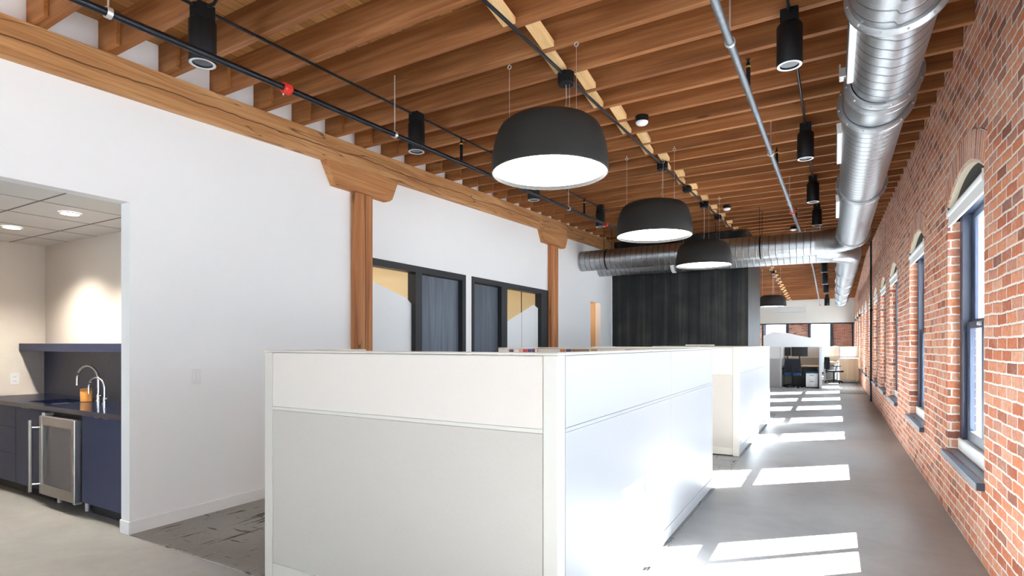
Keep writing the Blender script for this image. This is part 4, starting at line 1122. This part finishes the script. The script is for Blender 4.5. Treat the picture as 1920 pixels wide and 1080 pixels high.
# second far cubicle
t = thing('office_cubicle', 'far bright cubicle beside the brick wall with white desk and grey end panel', 'cubicle', (0.1, 24, .006), 'far cubicles')
far_panel(t, .20, .80, 24.9, 24.96); far_panel(t, -.30, .19, 25.4, 25.46)
obj('worktop', B().box(-.335, .14, 23.55, 25.39, .70, .725, .003), M['desk'], t)
obj('worktop_leg', B().box(-.33, -.28, 23.6, 25.3, .006, .70), M['cubwhite'], t); obj('worktop_leg', B().box(.09, .138, 24.6, 25.3, .006, .70), M['cubwhite'], t)
t = thing('desk_phone', 'small black desk phone on the far bright desk', 'phone', (-.2, 23.7, .7255))
obj('phone_base', B().hexa([(-.28, 23.62, .7255), (-.12, 23.62, .7255), (-.12, 23.8, .7255), (-.28, 23.8, .7255), (-.28, 23.62, .745), (-.12, 23.62, .745), (-.12, 23.8, .80), (-.28, 23.8, .80)]), M['black'], t)
obj('handset', B().tube([(-.26, 23.63, .775), (-.255, 23.7, .795), (-.26, 23.78, .818)], .017, 8), M['black'], t, True)
# maple cabinet on casters
t = thing('mobile_cabinet', 'pale maple storage cabinet on casters against the brick wall in the far cubicle area', 'cabinet', (.49, 23.5, .006))
obj('cabinet_body', B().box(.185, .77, 23.5, 23.98, .10, .86, .004), M['maple'], t)
obj('cabinet_top', B().box(.178, .777, 23.49, 23.99, .8605, .885, .004), M['plastic'], t)
for x_ in (.23, .72):
    for y_ in (23.56, 23.92):
        cs = obj('caster', B().cyl((x_-.012, y_, .044), (x_+.012, y_, .044), .038, 14), M['plastic'], t, True); obj('caster_fork', B().box(x_-.02, x_+.02, y_-.015, y_+.015, .06, .0995), M['zinc'], cs)

# ------------------------------------------------------------------ light
w = bpy.data.worlds.new('sky_world'); sc.world = w; w.use_nodes = True
nt = w.node_tree; nt.nodes.clear()
bg = nt.nodes.new('ShaderNodeBackground'); out = nt.nodes.new('ShaderNodeOutputWorld')
bg.inputs[0].default_value = (.68, .86, 1.0, 1); bg.inputs[1].default_value = 6.0
nt.links.new(bg.outputs[0], out.inputs[0])
S = bpy.data.lights.new('sun', 'SUN'); S.energy = 88; S.color = (.93, .97, 1.0); S.angle = math.radians(.5)
so = bpy.data.objects.new('sun', S); C.objects.link(so)
so.rotation_euler = Vector((.82, .73, .747)).to_track_quat('Z', 'Y').to_euler()
so.location = (6, 10, 8)

# unseen rear wall added to cut back light, open gap sized for brightness
b = B(); b.box(XL+.001, -4.3, YB-.1, YB, 0, 2.5); b.box(-2.55, XR-.001, YB-.1, YB, 0, 2.5); b.box(XL+.001, XR-.001, YB-.1, YB, 2.5, 3.4)
struct('wall_rear_light_block', b, M['white'])

# ------------------------------------------------------------------ camera
cam = bpy.data.cameras.new('camera'); co = bpy.data.objects.new('camera', cam); C.objects.link(co)
co.location = (0, 0, 1.4); co.rotation_euler = (math.radians(90), 0, math.radians(30))
cam.sensor_width = 36; cam.lens = 1045/1920*36; cam.shift_y = 105/1920; cam.clip_start = .05; cam.clip_end = 300
sc.camera = co
vs = sc.view_settings; vs.view_transform = 'Standard'; vs.look = 'None'; vs.gamma = 1; vs.use_curve_mapping = False; vs.exposure = 1.27
sc.cycles.max_bounces = 12; sc.cycles.diffuse_bounces = 8; sc.cycles.glossy_bounces = 5; sc.cycles.transparent_max_bounces = 16
sc.cycles.sample_clamp_indirect = 12; sc.cycles.caustics_reflective = False; sc.cycles.caustics_refractive = False
